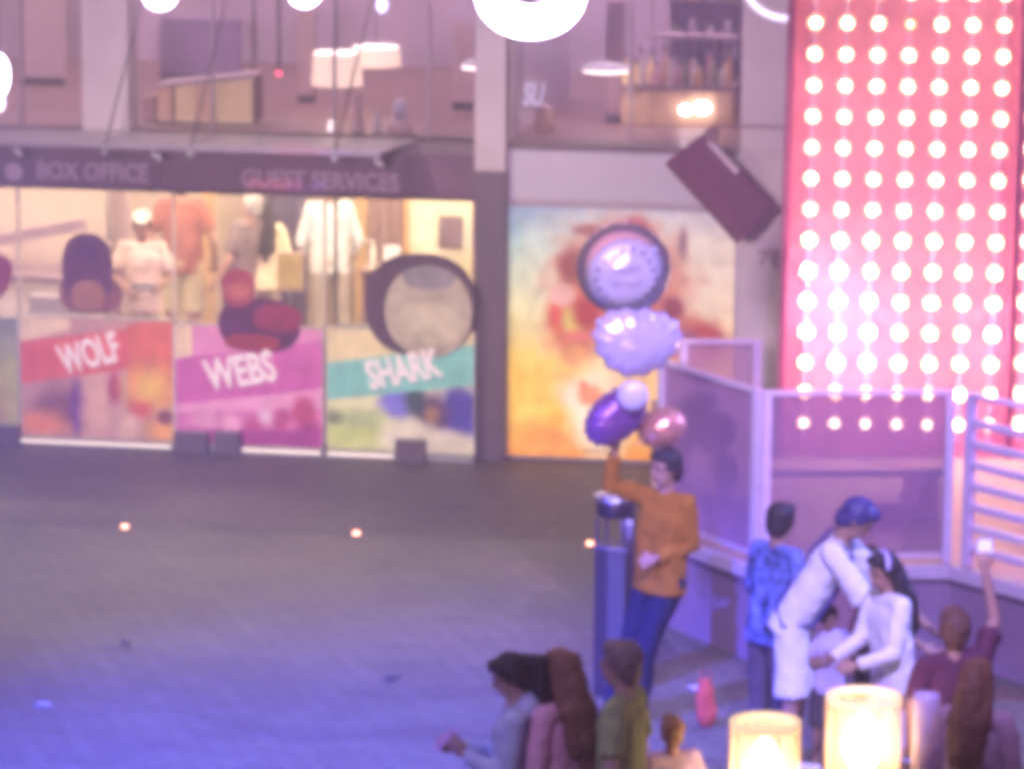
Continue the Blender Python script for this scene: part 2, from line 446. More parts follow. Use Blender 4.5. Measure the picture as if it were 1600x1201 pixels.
# ceiling light panels: the lit fittings of the rooms
m_cl = emat('ceiling_panel_light', (1.0, .80, .50), 32)
lp = MB().box(-.3, .3, -.3, .3, 0, .03).mesh('ceiling_light', m_cl)
zc = z_ft - .14
for x in (-4.4, -2.9, -1.6, -.5, .6, 1.5):
    for y in (.7, 2.2, 3.8):
        o = bpy.data.objects.new('ceiling_light', lp); COL.objects.link(o); o.parent = BD; o.location = (x, y, zc)
lp2 = MB().box(-.35, .35, -.35, .35, 0, .03).mesh('upper_ceiling_light', emat('upper_ceiling_panel_light', (1.0, .76, .84), 60))
for x in (-4.2, -1.8, .4, 3.0, 4.6):
    for y in (1.2, 3.4):
        o = bpy.data.objects.new('upper_ceiling_light', lp2); COL.objects.link(o); o.parent = BD; o.location = (x, y, ZTOP - .06)

# canopy over the box office
zcn = Z(370, 222, -.4)
cx1 = X(655, 222, -.06)
CN = fthing('canopy', 'thin pale glass canopy on tie rods above the box office sign', 'canopy', 0, 0, zcn)
m_can = mat('canopy_glass', (.85, .78, .86), .3, var=.05, translucent=.3)
joints = [XL + 1, -3.4, X(-150, 225, -.4), X(192, 225, -.4), X(323, 225, -.4), X(545, 230, -.4)]
skew = .13
D1 = -.92
for i in range(len(joints)):
    a = joints[i]; b = joints[i + 1] if i + 1 < len(joints) else cx1
    pts = [(a + .012, -.06), (b - .012, -.06), (b - .012 - (skew if b == cx1 else 0), D1), (a + .012, D1)]
    MB().prism(pts, 0, .022).build('canopy_panel', m_can, CN)
for a in joints[1:]:
    MB().box(a - .011, a + .011, D1 - .01, -.055, -.03, .026).build('bracket', m_steel, CN)
    MB().box(a - .02, a + .02, D1 - .02, D1 + .02, -.06, .035).build('clamp', m_steel, CN)
MB().box(joints[0], cx1 - skew, D1 - .02, D1 - .002, -.012, .03).build('edge_trim', mat('edge_trim', (.33, .26, .36), .4, .4), CN)
for a, dx in ((joints[2], .0), (joints[3], .3), (joints[4], .29), (joints[5], .30)):
    MB().tube([(a, D1 + .03, .02), (a + dx, -.05, 1.9)], .009, 8).build('tie_rod', m_dark, CN)
# lights clipped under the canopy edge
for px, py in ((28, 236), (245, 242), (592, 247)):
    x, zz = fac(px, py, -.55)
    t = fthing('canopy_spotlight', {28: 'small pale spotlight under the canopy above the start of BOX OFFICE', 245: 'small pale spotlight under the canopy right of BOX OFFICE', 592: 'small pale spotlight under the canopy right end'}[px], 'spotlight', x, -.55, zcn - .03, 'spotlights under the canopy')
    MB().tube([(0, 0, 0), (0, 0, -.06)], .008).build('stem', m_dark, t)
    MB().tube([(-.03, 0, -.06), (.035, -.03, -.10)], .022, 12).build('housing', m_white, t, True)

# signs on the fascia
m_let = mat('sign_lettering', (.48, .34, .46), .5, var=.05)
def sign(body, px0, px1, pyb, h_px, label):
    x0, zb = fac(px0, pyb, -.035); x1, _ = fac(px1, pyb, -.035)
    t = fthing('sign', label, 'sign', x0, -.034, zb)
    hh = h_px / 190.0
    text('lettering', body, m_let, t, (0, 0, 0), hh / .70, x1 - x0, extr=.006, bold=.003)
    return t
sign('BOX OFFICE', 57, 229, 279, 27, 'raised mauve BOX OFFICE lettering on the purple fascia')
sign('GUEST SERVICES', 376, 622, 291, 26, 'raised mauve GUEST SERVICES lettering on the purple fascia')
x0, zb = fac(2, 283, -.035)
t = fthing('sign', 'round ticket emblem left of the BOX OFFICE lettering', 'sign', x0, -.034, zb)
MB().add([(0.11 + .075 * math.cos(a * math.pi / 12), (0 if k == 0 else -.01), .08 + .075 * math.sin(a * math.pi / 12)) for k in (0, 1) for a in range(24)],
         [tuple(range(24)), tuple(range(47, 23, -1))] + [(i, (i + 1) % 24, (i + 1) % 24 + 24, i + 24) for i in range(24)]).build('emblem_disc', m_let, t)

# number plate on the right pier
x0, zb = fac(1183, 414, -.125)
t = fthing('sign', 'small dark 7F lettering on the right hand pier', 'sign', x0, -.124, zb)
text('lettering', '7F', mat('faded_sign_paint', (.30, .17, .22), .6), t, (0, 0, 0), .17, .19, extr=.002, bold=.004)

# ------------------------------------------------------------------ printed glass screens in front of the shop
pm = print_mat('window_print', .34)  # emission stands in for room light shining through the prints
def paint(px, py, base, items):
    c = list(base(px, py))
    for it in items:
        if it[0] == 'e':
            _, cx, cy, rx, ry, col, soft = it
            wob = 1 + .18 * noise.noise(Vector((px / 22.0, py / 22.0, cx)))
            d = math.hypot((px - cx) / rx, (py - cy) / ry) * wob
            w = max(0, min(1, (1 + soft - d) / (2 * soft) if soft > 0 else (1 if d < 1 else 0)))
        elif it[0] == 'b':
            _, xa, ta, ba, xb, tb, bb, col = it
            if not (xa <= px <= xb): continue
            k = (px - xa) / (xb - xa); t_ = ta + (tb - ta) * k; b_ = ba + (bb - ba) * k
            w = max(0, min(1, (py - t_) / 3)) * max(0, min(1, (b_ - py) / 3))
        for j in range(3): c[j] = c[j] * (1 - w) + col[j] * w
    return c
def sheet(name, parent, base3, w, h, y, rect, base, items, nx, nz, m):
    """a flat printed sheet: its print is a colour attribute"""
    vs = []; fs = []; cs = []
    for j in range(nz + 1):
        for i in range(nx + 1):
            a = i / nx; b = j / nz
            vs.append((w * a, y, h * (1 - b)))
            px = rect[0] + (rect[2] - rect[0]) * a; py = rect[1] + (rect[3] - rect[1]) * b
            cs.append(paint(px, py, base, items))
    for j in range(nz):
        for i in range(nx):
            p = j * (nx + 1) + i
            fs.append((p, p + nx + 1, p + nx + 2, p + 1))
    me = bpy.data.meshes.new(name); me.from_pydata(vs, [], fs); me.materials.append(m)
    at = me.color_attributes.new('print', 'FLOAT_COLOR', 'POINT')
    for i, c in enumerate(cs):
        l = lin(c); at.data[i].color = (l[0], l[1], l[2], 1)
    o = bpy.data.objects.new(name, me); COL.objects.link(o); o.parent = parent
    return o
SC_D = -.30
m_clear = glass('screen_glass', (.95, .97, .96), .05, .05)
m_edge = emat('edge_strip_glow', (1.0, .76, .58), 1.25)
m_rail = mat('screen_rail', (.62, .55, .5), .3, .3)
def screen(label, rect, base, items, word=None, print_top=None, strip=None):
    px0, py0, px1, py1 = rect
    x0, zt = fac(px0, py0, SC_D); x1, _ = fac(px1, py0, SC_D); w = x1 - x0
    t = fthing('glass_screen', label, 'glass screen', x0, SC_D, 0)
    hh = zt
    MB().box(.006, w - .006, 0, .012, .07, hh).build('pane', m_clear, t)
    zp = fac(px0, print_top or py0, SC_D)[1]
    s = sheet('print_sheet', t, None, w - .016, zp - .085, -.003, (px0, print_top or py0, px1, py1), base, items, 90, 64, pm)
    s.location = (.008, 0, .08)
    MB().box(0, w, -.012, .024, hh, hh + .014).build('top_rail', m_rail, t)
    MB().box(0.0, w, -.03, .04, .012, .07).build('base_channel', m_steel, t)
    if strip: MB().box(fac(strip[0], 690, SC_D)[0] - x0, fac(strip[1], 690, SC_D)[0] - x0, -.036, -.031, .034, .054).build('light_strip', m_edge, t)
    for k in (0, 1):
        MB().box(k * (w - .006), k * (w - .006) + .006, -.006, .016, .071, hh - .002).build('edge_seal', m_white, t)
    if word:
        body, wx0, wx1, wyb0, wyb1, hpx = word
        lx, lz = fac(wx0, wyb0, SC_D); rx, rz = fac(wx1, wyb1, SC_D)
        ang = math.atan2(rz - lz, rx - lx)
        text('lettering', body, mat('print_lettering', (.85, .76, .76), .5, var=.03, emit=(.8, .62, .62), estr=.30), t, (lx - x0, -.034, lz), hpx / 190 / .70,
             math.hypot(rx - lx, rz - lz), rot=(math.pi / 2, -ang, 0), extr=.003, bold=.011, shear=-.08)  # letters glow like the print, in place of backlight
    return t, x0, w, hh
cream = lambda x, y: (214, 180, 150)
def wolf_base(x, y):
    k = (y - 500) / 190
    return (188 - 10 * k, 140 - 4 * k, 132)
t1, *_ = screen('glass screen printed with an orange WOLF banner, left of the pink one', (30, 493, 271, 690), wolf_base, [
    ('b', 30, 480, 536, 110, 480, 512, (222, 190, 158)),
    ('e', 95, 640, 42, 36, (128, 82, 88), .5), ('e', 60, 668, 40, 20, (214, 128, 84), .6), ('e', 118, 640, 11, 42, (104, 58, 118), .4),
    ('e', 152, 640, 26, 60, (206, 158, 142), .5), ('e', 178, 605, 10, 26, (168, 72, 86), .4),
    ('b', 30, 533, 606, 272, 494, 560, (204, 92, 82)), ('b', 200, 498, 640, 272, 486, 628, (208, 104, 78)),
    ('e', 236, 604, 34, 34, (226, 178, 78), .7), ('e', 218, 640, 18, 14, (200, 92, 70), .5), ('e', 252, 672, 26, 18, (222, 156, 78), .5), ('e', 258, 650, 12, 12, (120, 62, 62), .4),
    ('e', 200, 672, 18, 26, (210, 170, 150), .5)], ('WOLF', 104, 197, 583, 558, 44), strip=(33, 268))
t2, *_ = screen('glass screen printed with a magenta WEBS banner between the orange and teal ones', (272, 506, 505, 698), lambda x, y: (206, 130, 170), [
    ('b', 272, 495, 566, 300, 495, 556, (222, 190, 160)), ('b', 272, 560, 700, 505, 524, 600, (184, 84, 150)), ('b', 272, 566, 640, 500, 528, 590, (190, 92, 156)),
    ('b', 272, 635, 700, 505, 600, 640, (218, 148, 184)), ('b', 272, 648, 700, 505, 632, 700, (198, 110, 160)),
    ('e', 320, 660, 22, 14, (216, 150, 180), .4), ('e', 360, 664, 16, 13, (226, 160, 190), .4), ('e', 415, 650, 12, 12, (224, 186, 206), .5), ('e', 395, 668, 14, 16, (178, 78, 128), .4),
    ('e', 440, 655, 12, 18, (176, 76, 120), .4), ('e', 476, 640, 18, 24, (176, 70, 104), .4), ('e', 486, 676, 20, 18, (150, 52, 110), .5), ('b', 272, 676, 700, 505, 668, 700, (160, 64, 130))],
    ('WEBS', 330, 440, 608, 590, 46), strip=(377, 502))
t3, *_ = screen('glass screen printed with a teal SHARK banner beside the dark pier', (510, 512, 742, 706), lambda x, y: (206, 204, 160), [
    ('b', 510, 500, 570, 742, 500, 532, (214, 196, 150)),
    ('e', 545, 680, 60, 30, (186, 196, 116), .6), ('e', 560, 655, 40, 14, (170, 184, 130), .6), ('e', 520, 655, 14, 10, (120, 130, 90), .6),
    ('e', 625, 626, 30, 26, (116, 112, 196), .35), ('e', 722, 640, 38, 44, (72, 66, 150), .3), ('e', 675, 642, 28, 30, (92, 68, 96), .4), ('e', 650, 620, 16, 26, (58, 78, 80), .5),
    ('e', 676, 645, 12, 14, (150, 112, 84), .4), ('e', 640, 690, 46, 38, (214, 206, 182), .3), ('e', 700, 690, 50, 22, (206, 198, 176), .4),
    ('b', 510, 566, 628, 742, 528, 596, (120, 184, 172))], ('SHARK', 580, 696, 606, 584, 42), strip=(513, 616))
x0, zb = fac(617, 612, SC_D - .01)
text('lettering', 'BAD GUYS', mat('subtitle_print', (.45, .6, .5), .5), t3, (fac(617, 612, SC_D)[0] - fac(510, 512, SC_D)[0], -.006, fac(617, 614, SC_D)[1]), .06, .22, rot=(math.pi / 2, -.16, 0), extr=.001) if False else None
t0, *_ = screen('glass screen with a grey and green print, cut by the left edge', (-205, 488, 27, 686), lambda x, y: (150, 150, 112) if y > 560 else (128, 128, 122), [
    ('e', 10, 600, 60, 60, (168, 160, 104), .8), ('e', -90, 640, 70, 40, (176, 120, 96), .8)], None, strip=(-200, -5))
# plain rounded colour plates standing where the screens' cut-outs stand
def plate(parent, sx, rect, col, n=28, power=2.4, tilt=0, y=-.012, th=.01):
    """rounded plate, outline in the screen's frame"""
    x0, z1 = fac(rect[0], rect[1], SC_D); x1, z0 = fac(rect[2], rect[3], SC_D)
    bx = fac(sx, 500, SC_D)[0]
    cx, cz = (x0 + x1) / 2 - bx, (z0 + z1) / 2; rx, rz = (x1 - x0) / 2, (z1 - z0) / 2
    pts = []
    for i in range(n):
        a = 2 * math.pi * i / n; c, s = math.cos(a), math.sin(a)
        u = rx * math.copysign(abs(c) ** (2 / power), c); v = rz * math.copysign(abs(s) ** (2 / power), s)
        pts.append((cx + u * math.cos(tilt) - v * math.sin(tilt), cz + u * math.sin(tilt) + v * math.cos(tilt)))
    nm = 'plate_%d_%d_%d' % tuple(col)
    MB().poly(pts, y - th, y).build('display_plate', mat(nm, tuple(v * .9 for v in lin(col)), .5, var=.25, scale=7), parent)
plate(t1, 30, (97, 362, 178, 480), (104, 54, 84)); plate(t1, 30, (92, 425, 192, 492), (140, 84, 84), y=-.008)
plate(t2, 272, (348, 418, 400, 480), (176, 74, 92), y=-.02); plate(t2, 272, (342, 462, 470, 552), (96, 36, 82), y=-.008); plate(t2, 272, (396, 474, 474, 520), (150, 48, 80), y=-.018)
plate(t3, 510, (572, 392, 744, 560), (88, 66, 88), y=-.008); plate(t3, 510, (602, 412, 738, 560), (196, 184, 164), y=-.02, power=2.1)
plate(t1, 30, (112, 436, 166, 486), (176, 118, 96), y=-.02); plate(t1, 30, (118, 372, 160, 408), (88, 44, 92), y=-.02)
plate(t2, 272, (356, 440, 394, 466), (206, 112, 104), y=-.032); plate(t2, 272, (352, 520, 440, 548), (170, 58, 66), y=-.02)
plate(t3, 510, (630, 414, 712, 452), (150, 144, 150), y=-.032); plate(t3, 510, (620, 470, 724, 540), (208, 198, 172), y=-.032)
plate(t0, -205, (-60, 384, 24, 470), (160, 62, 84), power=1.5, tilt=.4)
# anchor blocks at the foot of the screens
for i, (a, b, yt, lb) in enumerate(((-60, 28, 664, 'grey floor block at the foot of the green screen'), (271, 323, 676, 'grey floor block under the joint of the orange and magenta screens'),
                                    (334, 374, 676, 'grey floor block under the vertical seal of the magenta screen'), (617, 662, 688, 'grey floor block in front of the teal screen'))):
    xa = fac(a, 690, -.42)[0]; xb = fac(b, 690, -.42)[0]; zt = fac(a, yt, -.42)[1]
    t = fthing('floor_block', lb, 'block', xa, -.42, 0.004, 'grey blocks holding the glass screens')
    MB().box(0, xb - xa, 0, .09, 0, zt).build('block_body', mat('block_grey', (.12, .09, .11), .6), t, bevel=.008)
    MB().box(.01, xb - xa - .01, .01, .08, zt, zt + .008).build('block_lid', m_steel, t)

# ------------------------------------------------------------------ poster on the right hand wall
pmp = print_mat('poster_print', .72)
def pbase(x, y):
    k = max(0, min(1, (y - 315) / 400)); s = max(0, min(1, (x - 793) / 362))
    top = (150 + 60 * s, 158 + 28 * s, 184 - 10 * s) if k < .5 else (0, 0, 0)
    stops = [(0, (84, 120, 170)), (.16, (126, 178, 172)), (.42, (206, 206, 128)), (.65, (236, 180, 46)), (1, (230, 128, 14))]
    st2 = [(0, (150, 140, 160)), (.14, (198, 180, 164)), (.42, (206, 180, 128)), (.65, (232, 160, 60)), (1, (230, 146, 30))]
    def ev(S):
        for i in range(len(S) - 1):
            if k <= S[i + 1][0]:
                f = (k - S[i][0]) / (S[i + 1][0] - S[i][0]); return [S[i][1][j] * (1 - f) + S[i + 1][1][j] * f for j in range(3)]
        return S[-1][1]
    a, b = ev(stops), ev(st2)
    return [a[j] * (1 - s) + b[j] * s for j in range(3)]
px0, pz1 = fac(793, 318, -.05); px1_, _ = fac(1153, 318, -.05)
PO = fthing('poster', 'large backlit poster with a blue to golden orange picture behind the balloons', 'poster', px0, -.05, 0)
pw = px1_ - px0
br = (150, 92, 84)
s = sheet('print_sheet', PO, None, pw - .03, pz1 - .06, -.006, (793, 318, 1155, 712), pbase, [
    ('e', 975, 440, 160, 130, (214, 196, 176), .8), ('e', 830, 640, 50, 60, (228, 192, 90), .9), ('e', 870, 690, 60, 24, (224, 146, 70), .8),
    ('e', 950, 640, 40, 70, (228, 208, 176), .5), ('e', 910, 610, 38, 24, (230, 206, 176), .5),
    ('e', 975, 430, 100, 84, (176, 96, 74), .35), ('e', 1080, 520, 58, 40, (170, 92, 70), .35), ('e', 900, 500, 46, 52, (190, 104, 70), .35), ('e', 940, 640, 46, 60, (240, 222, 190), .4),
    ('e', 925, 352, 26, 9, (140, 84, 78), .4), ('e', 994, 348, 24, 18, (164, 60, 56), .4), ('e', 892, 410, 20, 26, (138, 72, 62), .4),
    ('e', 880, 455, 22, 18, (206, 158, 146), .2), ('e', 868, 490, 9, 18, (200, 84, 72), .3), ('e', 902, 494, 22, 22, (196, 176, 90), .3), ('e', 920, 482, 22, 26, (164, 58, 54), .4),
    ('e', 905, 520, 24, 10, (202, 110, 96), .4), ('e', 900, 548, 14, 16, (216, 150, 96), .5), ('e', 1056, 470, 18, 18, (128, 52, 58), .35), ('e', 1072, 366, 7, 22, (130, 92, 98), .5),
    ('e', 1108, 512, 24, 20, (156, 60, 50), .25), ('e', 1082, 530, 20, 24, (116, 62, 106), .35), ('e', 1104, 540, 16, 20, (186, 116, 100), .5),
    ('e', 928, 612, 22, 15, (218, 134, 96), .35), ('e', 915, 598, 8, 9, (214, 128, 96), .3), ('e', 1030, 620, 60, 60, (226, 184, 120), .8)], 110, 120, pmp)
s.location = (.015, 0, .04)
m_pf = mat('poster_frame', (.36, .3, .36), .4, .3)
MB().box(0, pw, 0, .03, .03, pz1).build('backing', m_dark, PO)
for nm, bx in (('frame_rail', (0, pw, -.014, -.001, pz1 - .018, pz1 + .002)), ('frame_rail', (0, pw, -.014, -.001, .02, .038)), ('frame_stile', (-.012, .012, -.016, -.003, .02, pz1)), ('frame_stile', (pw - .012, pw + .012, -.016, -.003, .02, pz1))):
    MB().box(*bx).build(nm, m_pf, PO)
for k in range(7):
    MB().box(.62 + k * .035, .62 + k * .035 + .022, -.0085, -.0065, .085, .105 + .01 * (k % 2)).build('caption_mark', mat('caption_ink', (.35, .16, .08), .6), PO)

# ------------------------------------------------------------------ things in the box office
m_cream = mat('cream_laminate', (.78, .66, .46), .5, var=.06)
m_wood = mat('honey_wood', (.62, .40, .20), .5, var=.15, scale=5)
def fbox(t, name, m, x0, x1, y0, y1, z0, z1, bevel=.0): return MB().box(x0, x1, y0, y1, z0, z1).build(name, m, t, bevel=bevel)
def fp(px, py, d): return fac(px, py, d)
x0 = fp(-30, 400, 2.6)[0]; x1 = fp(132, 400, 2.6)[0]
t = fthing('service_counter', 'pale service counter with a sloping dark shelf at the left window', 'counter', x0, 2.6, .03)
w = x1 - x0
fbox(t, 'counter_body', mat('counter_white', (.62, .52, .48), .5), 0, w, 0, .6, 0, .85)
fbox(t, 'counter_top', mat('counter_top', (.32, .22, .26), .4), -.03, w + .03, -.04, .64, .85, .89, .006)
MB().bar((0, .05, 1.16), (w, .05, 1.36), .1, .1).build('shelf', MATS['counter_top'], t)
fbox(t, 'back_panel', m_iw, .0, w, .62, .68, .89, 1.8)
t = fthing('armchair', 'low grey armchair seen through the left window', 'chair', fp(20, 450, 1.4)[0], 1.4, .03)
m_gch = mat('grey_upholstery', (.34, .29, .31), .9, bump=.2)
fbox(t, 'seat', m_gch, 0, .55, 0, .5, .2, .42, .03); fbox(t, 'backrest', m_gch, 0, .55, .42, .56, .42, .85, .03)
for a in (0, .47): fbox(t, 'armrest', m_gch, a, a + .08, .0, .5, .42, .6, .02)
for a in (.03, .48):
    for b in (.03, .45): fbox(t, 'leg', m_dark, a, a + .04, b, b + .04, 0, .2)
# wall screens of the rear wall: cloth panels and posts
for (a, b, c, m, lb) in ((138, 172, 4.3, mat('grey_curtain', (.42, .36, .40), .9), 'grey curtain panel left of the capped guest'), (176, 205, 4.3, mat('pale_curtain', (.55, .42, .42), .9), 'pinkish curtain panel behind the capped guest'),
                         (392, 478, 4.3, mat('navy_curtain', (.11, .09, .17), .9), 'dark navy curtain panel between the long haired guest and the white shirt')):
    xa = fp(a, 400, c)[0]; xb = fp(b, 400, c)[0]
    t = fthing('curtain_panel', lb, 'curtain', xa, c, .03)
    n = 24
    mbx = MB(); pts = []
    vs = []
    for i in range(n + 1):
        u = (xb - xa) * i / n; y = .025 * math.sin(i * 1.4)
        vs += [(u, y, 0), (u, y, z_ft - .2)]
    mbx.add(vs, [(2 * i, 2 * i + 2, 2 * i + 3, 2 * i + 1) for i in range(n)])
    mbx.build('cloth', m, t, True); fbox(t, 'curtain_rail', m_steel, -.01, xb - xa + .01, -.02, .02, z_ft - .2, z_ft - .18)
for (a, b, c, lb) in ((316, 333, 4.2, 'yellow lit post behind the salmon shirt'), (556, 573, 4.2, 'warm beige post right of the white shirt')):
    xa = fp(a, 400, c)[0]; xb = fp(b, 400, c)[0]
    t = fthing('interior_post', lb, 'post', xa, c, .03)
    fbox(t, 'post_shaft', m_wood, 0, xb - xa, 0, .08, .04, z_ft - .15); fbox(t, 'post_base', m_dark, -.01, xb - xa + .01, -.01, .09, 0, .04)
t = fthing('display_cabinet', 'dark wooden cabinet behind the desk with white papers', 'cabinet', fp(574, 400, 4.2)[0], 4.2, .03)
w = fp(628, 400, 4.2)[0] - fp(574, 400, 4.2)[0]
m_dw = mat('dark_walnut', (.20, .12, .12), .5, var=.2)
fbox(t, 'cabinet_body', m_dw, 0, w, 0, .4, .0, 1.9)
for k in range(3): fbox(t, 'cabinet_door', mat('walnut_door', (.28, .17, .16), .5), .01 + k * w / 3, (k + 1) * w / 3 - .006, -.02, 0, .05, 1.85, .004)
# bright doorway panel with a dark framed picture
xa, xb = fp(632, 400, 2.4)[0], fp(736, 400, 2.4)[0]
t = fthing('wall_panel', 'bright cream wall panel holding a dark square picture', 'wall panel', xa, 2.4, .03)
w = xb - xa
fbox(t, 'panel_board', mat('lit_cream_board', (.85, .78, .58), .6), .04, w, 0, .06, 0, 1.9)
fbox(t, 'side_trim', mat('orange_trim', (.75, .42, .16), .5), 0, .037, -.02, .06, 0, 1.72)
za = fp(700, 388, 2.38)[1]; zb2 = fp(700, 338, 2.38)[1]; xa2 = fp(686, 360, 2.38)[0] - xa; xb2 = fp(722, 360, 2.38)[0] - xa
fr = fbox(t, 'picture_frame', m_dark, xa2, xb2, -.025, 0, za - .03, zb2 - .03)
MB().box(xa2 + .012, xb2 - .012, -.029, -.026, za - .018, zb2 - .042).build('picture', mat('picture_print', (.22, .15, .17), .6, var=.3), fr)
# desk with papers and a sanitiser bottle
xa, xb = fp(560, 420, 1.5)[0], fp(640, 420, 1.5)[0]; zd = fp(600, 424, 1.5)[1]
t = fthing('desk', 'dark desk to the right of the white shirt', 'desk', xa, 1.5, .03)
fbox(t, 'desk_top', m_dw, 0, xb - xa, 0, .5, zd - .06, zd - .03); fbox(t, 'desk_front', m_dark, .02, xb - xa - .02, .06, .09, .1, zd - .06)
for a in (.02, xb - xa - .06): fbox(t, 'leg', m_dw, a, a + .04, .02, .06, 0, zd - .06)
t = fthing('bottle', 'pale pump bottle standing on the desk', 'bottle', fp(583, 420, 1.55)[0], 1.55, zd)
MB().lathe([(.03, 0), (.032, .01), (.032, .16), (.014, .19), (.012, .21)], 16).build('bottle_body', mat('cream_plastic', (.75, .7, .6), .3), t, True)
MB().tube([(0, 0, .21), (0, 0, .25), (-.05, 0, .25)], .008, 8).build('pump', m_white, t)
t = fthing('paper_sheet', 'white folded brochure propped on the desk', 'brochure', fp(598, 420, 1.6)[0], 1.6, zd)
mb = MB(); mb.add([(0, 0, 0), (.13, -.02, 0), (.15, .06, .2), (.0, .06, .2), (0, .004, 0), (.13, -.016, 0), (.15, .064, .2), (0, .064, .2)], [(0, 1, 2, 3), (7, 6, 5, 4), (0, 4, 5, 1), (1, 5, 6, 2), (2, 6, 7, 3), (3, 7, 4, 0)])
mb.build('cover', m_white, t)
mb = MB().box(.16, .3, .05, .2, 0, .004); mb.build('loose_page', m_white, t)
# menu easel
xa, za = fp(432, 455, .8); xb, zb2 = fp(474, 394, .8)
t = fthing('menu_stand', 'yellow menu board on a stand between the long haired guest and the white shirt', 'menu board', xa, .8, .03)
w = xb - xa
fbox(t, 'board', mat('menu_frame', (.72, .52, .40), .5), 0, w, 0, .02, za - .03, zb2 - .03, .008)
MB().box(.015, w - .015, -.004, -.001, za, zb2 - .06).build('menu_sheet', mat('menu_yellow', (.80, .62, .22), .5, var=.2, scale=15), t)
MB().tube([(w / 2, .01, za - .03), (w / 2, .01, .02)], .014, 10).build('stand_pole', m_steel, t)
MB().lathe([(.16, 0), (.16, .012), (.02, .025)], 24, (w / 2, .01, 0)).build('stand_base', m_steel, t)

# ------------------------------------------------------------------ upper floor furnishing
zu = z_ft + .03
xa = fp(245, 200, .5)[0]; xb = fp(395, 200, .5)[0]
t = fthing('wooden_cabinet', 'honey wood cabinet with glow put into its panel doors in the upper left window', 'cabinet', xa, .5, zu)
w = xb - xa
hL = fp(245, 134, .5)[1] - zu; hR = fp(395, 118, .5)[1] - zu
m_honey = mat('glow_honey_panel', (.80, .60, .34), .45, var=.12, scale=3, emit=(1, .65, .32), estr=.42)  # emission on the doors stands in for warm light falling on them
m_honey2 = mat('glow_honey_panel_deep', (.72, .46, .30), .45, var=.12, scale=3, emit=(1, .55, .35), estr=.30)
xs = [0, .13, .16, .33, .47, .60, .66, w]
xs = [0, w * .155, w * .19, w * .38, w * .6, w * .78, w * .995]
for i in range(len(xs) - 1):
    if i == 1: continue
    h0 = hL + (hR - hL) * xs[i] / w; h1 = hL + (hR - hL) * xs[i + 1] / w
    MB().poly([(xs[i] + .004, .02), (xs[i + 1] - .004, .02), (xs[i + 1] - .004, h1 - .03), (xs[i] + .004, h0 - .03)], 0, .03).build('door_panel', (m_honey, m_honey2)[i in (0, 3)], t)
MB().poly([(-.01, hL - .025), (w + .01, hR - .025), (w + .01, hR + .01), (-.01, hL + .01)], -.02, .4).build('cabinet_top', mat('pale_top', (.55, .42, .42), .5), t)
MB().poly([(0, 0), (w, 0), (w, hR - .03), (0, hL - .03)], .034, .38).build('carcass', m_dw, t)
x_, z_ = fp(232, 200, .6)
t = fthing('plant_pot', 'small pale box standing left of the wooden cabinet upstairs', 'box', x_, .6, zu)
fbox(t, 'box_body', mat('pale_pink_box', (.72, .50, .44), .6), -.05, .05, 0, .1, 0, .2, .01); fbox(t, 'box_lid', m_cream, -.052, .052, -.002, .102, .2, .215)
t.name = 'storage_box'
# upper wall panels and posts
for (a, b, d, m, lb) in ((30, 100, 3.0, mat('beige_panel', (.66, .50, .48), .7), 'tall beige wall panel in the upper left window'), (250, 375, 3.6, mat('violet_panel', (.30, .21, .36), .7), 'broad violet wall panel behind the wooden cabinet'),
                      (465, 490, 2.2, mat('ochre_post', (.62, .45, .42), .7), 'beige post left of the drum lamps'), (707, 745, 2.0, mat('peach_panel', (.66, .46, .44), .7), 'peach panel left of the middle pier upstairs'),
                      (947, 975, 1.4, mat('brown_post', (.42, .26, .26), .7), 'brown post under the flat pendant lamp')):
    xa, xb = fp(a, 150, d)[0], fp(b, 150, d)[0]
    hh = 3.4 if a not in (947, 707, 250) else (1.0 if a == 947 else (fp(a, 36, d)[1] - zu if a == 707 else fp(a, 28, d)[1] - zu))
    t = fthing('wall_panel', lb, 'wall panel', xa, d, zu)
    fbox(t, 'panel_board', m, 0, xb - xa, 0, .08, .06, hh, .006); fbox(t, 'panel_base', m_dark, 0, xb - xa, -.01, .085, 0, .058)
def drum(px0, px1, pyt, pyb, d, label):
    xa, zt = fp(px0, pyt, d); xb, zb_ = fp(px1, pyb, d); r = (xb - xa) / 2; h = zt - zb_
    t = fthing('pendant_lamp', label, 'lamp', (xa + xb) / 2, d, zb_, 'pendant lamps upstairs')
    MB().lathe([(r, 0), (r * .93, h)], 32, capb=False, capt=False).build('lamp_shade', mat('lit_drum_shade', (.8, .7, .55), .8, emit=(1, .72, .50), estr=1.7, var=.04), t, True)
    MB().lathe([(r * .92, h - .012), (r * .92, h - .004), (r * .2, h + .0)], 32).build('diffuser', emat('drum_diffuser', (1, .86, .72), 5), t, True)
    MB().tube([(0, 0, h), (0, 0, 4.4 - zb_ + 2)], .006, 6).build('cord', m_dark, t)
drum(488, 566, 81, 134, 1.2, 'larger cream drum pendant lamp, left of the pair')
drum(549, 626, 72, 104, 1.8, 'cream drum pendant lamp, right and higher of the pair')
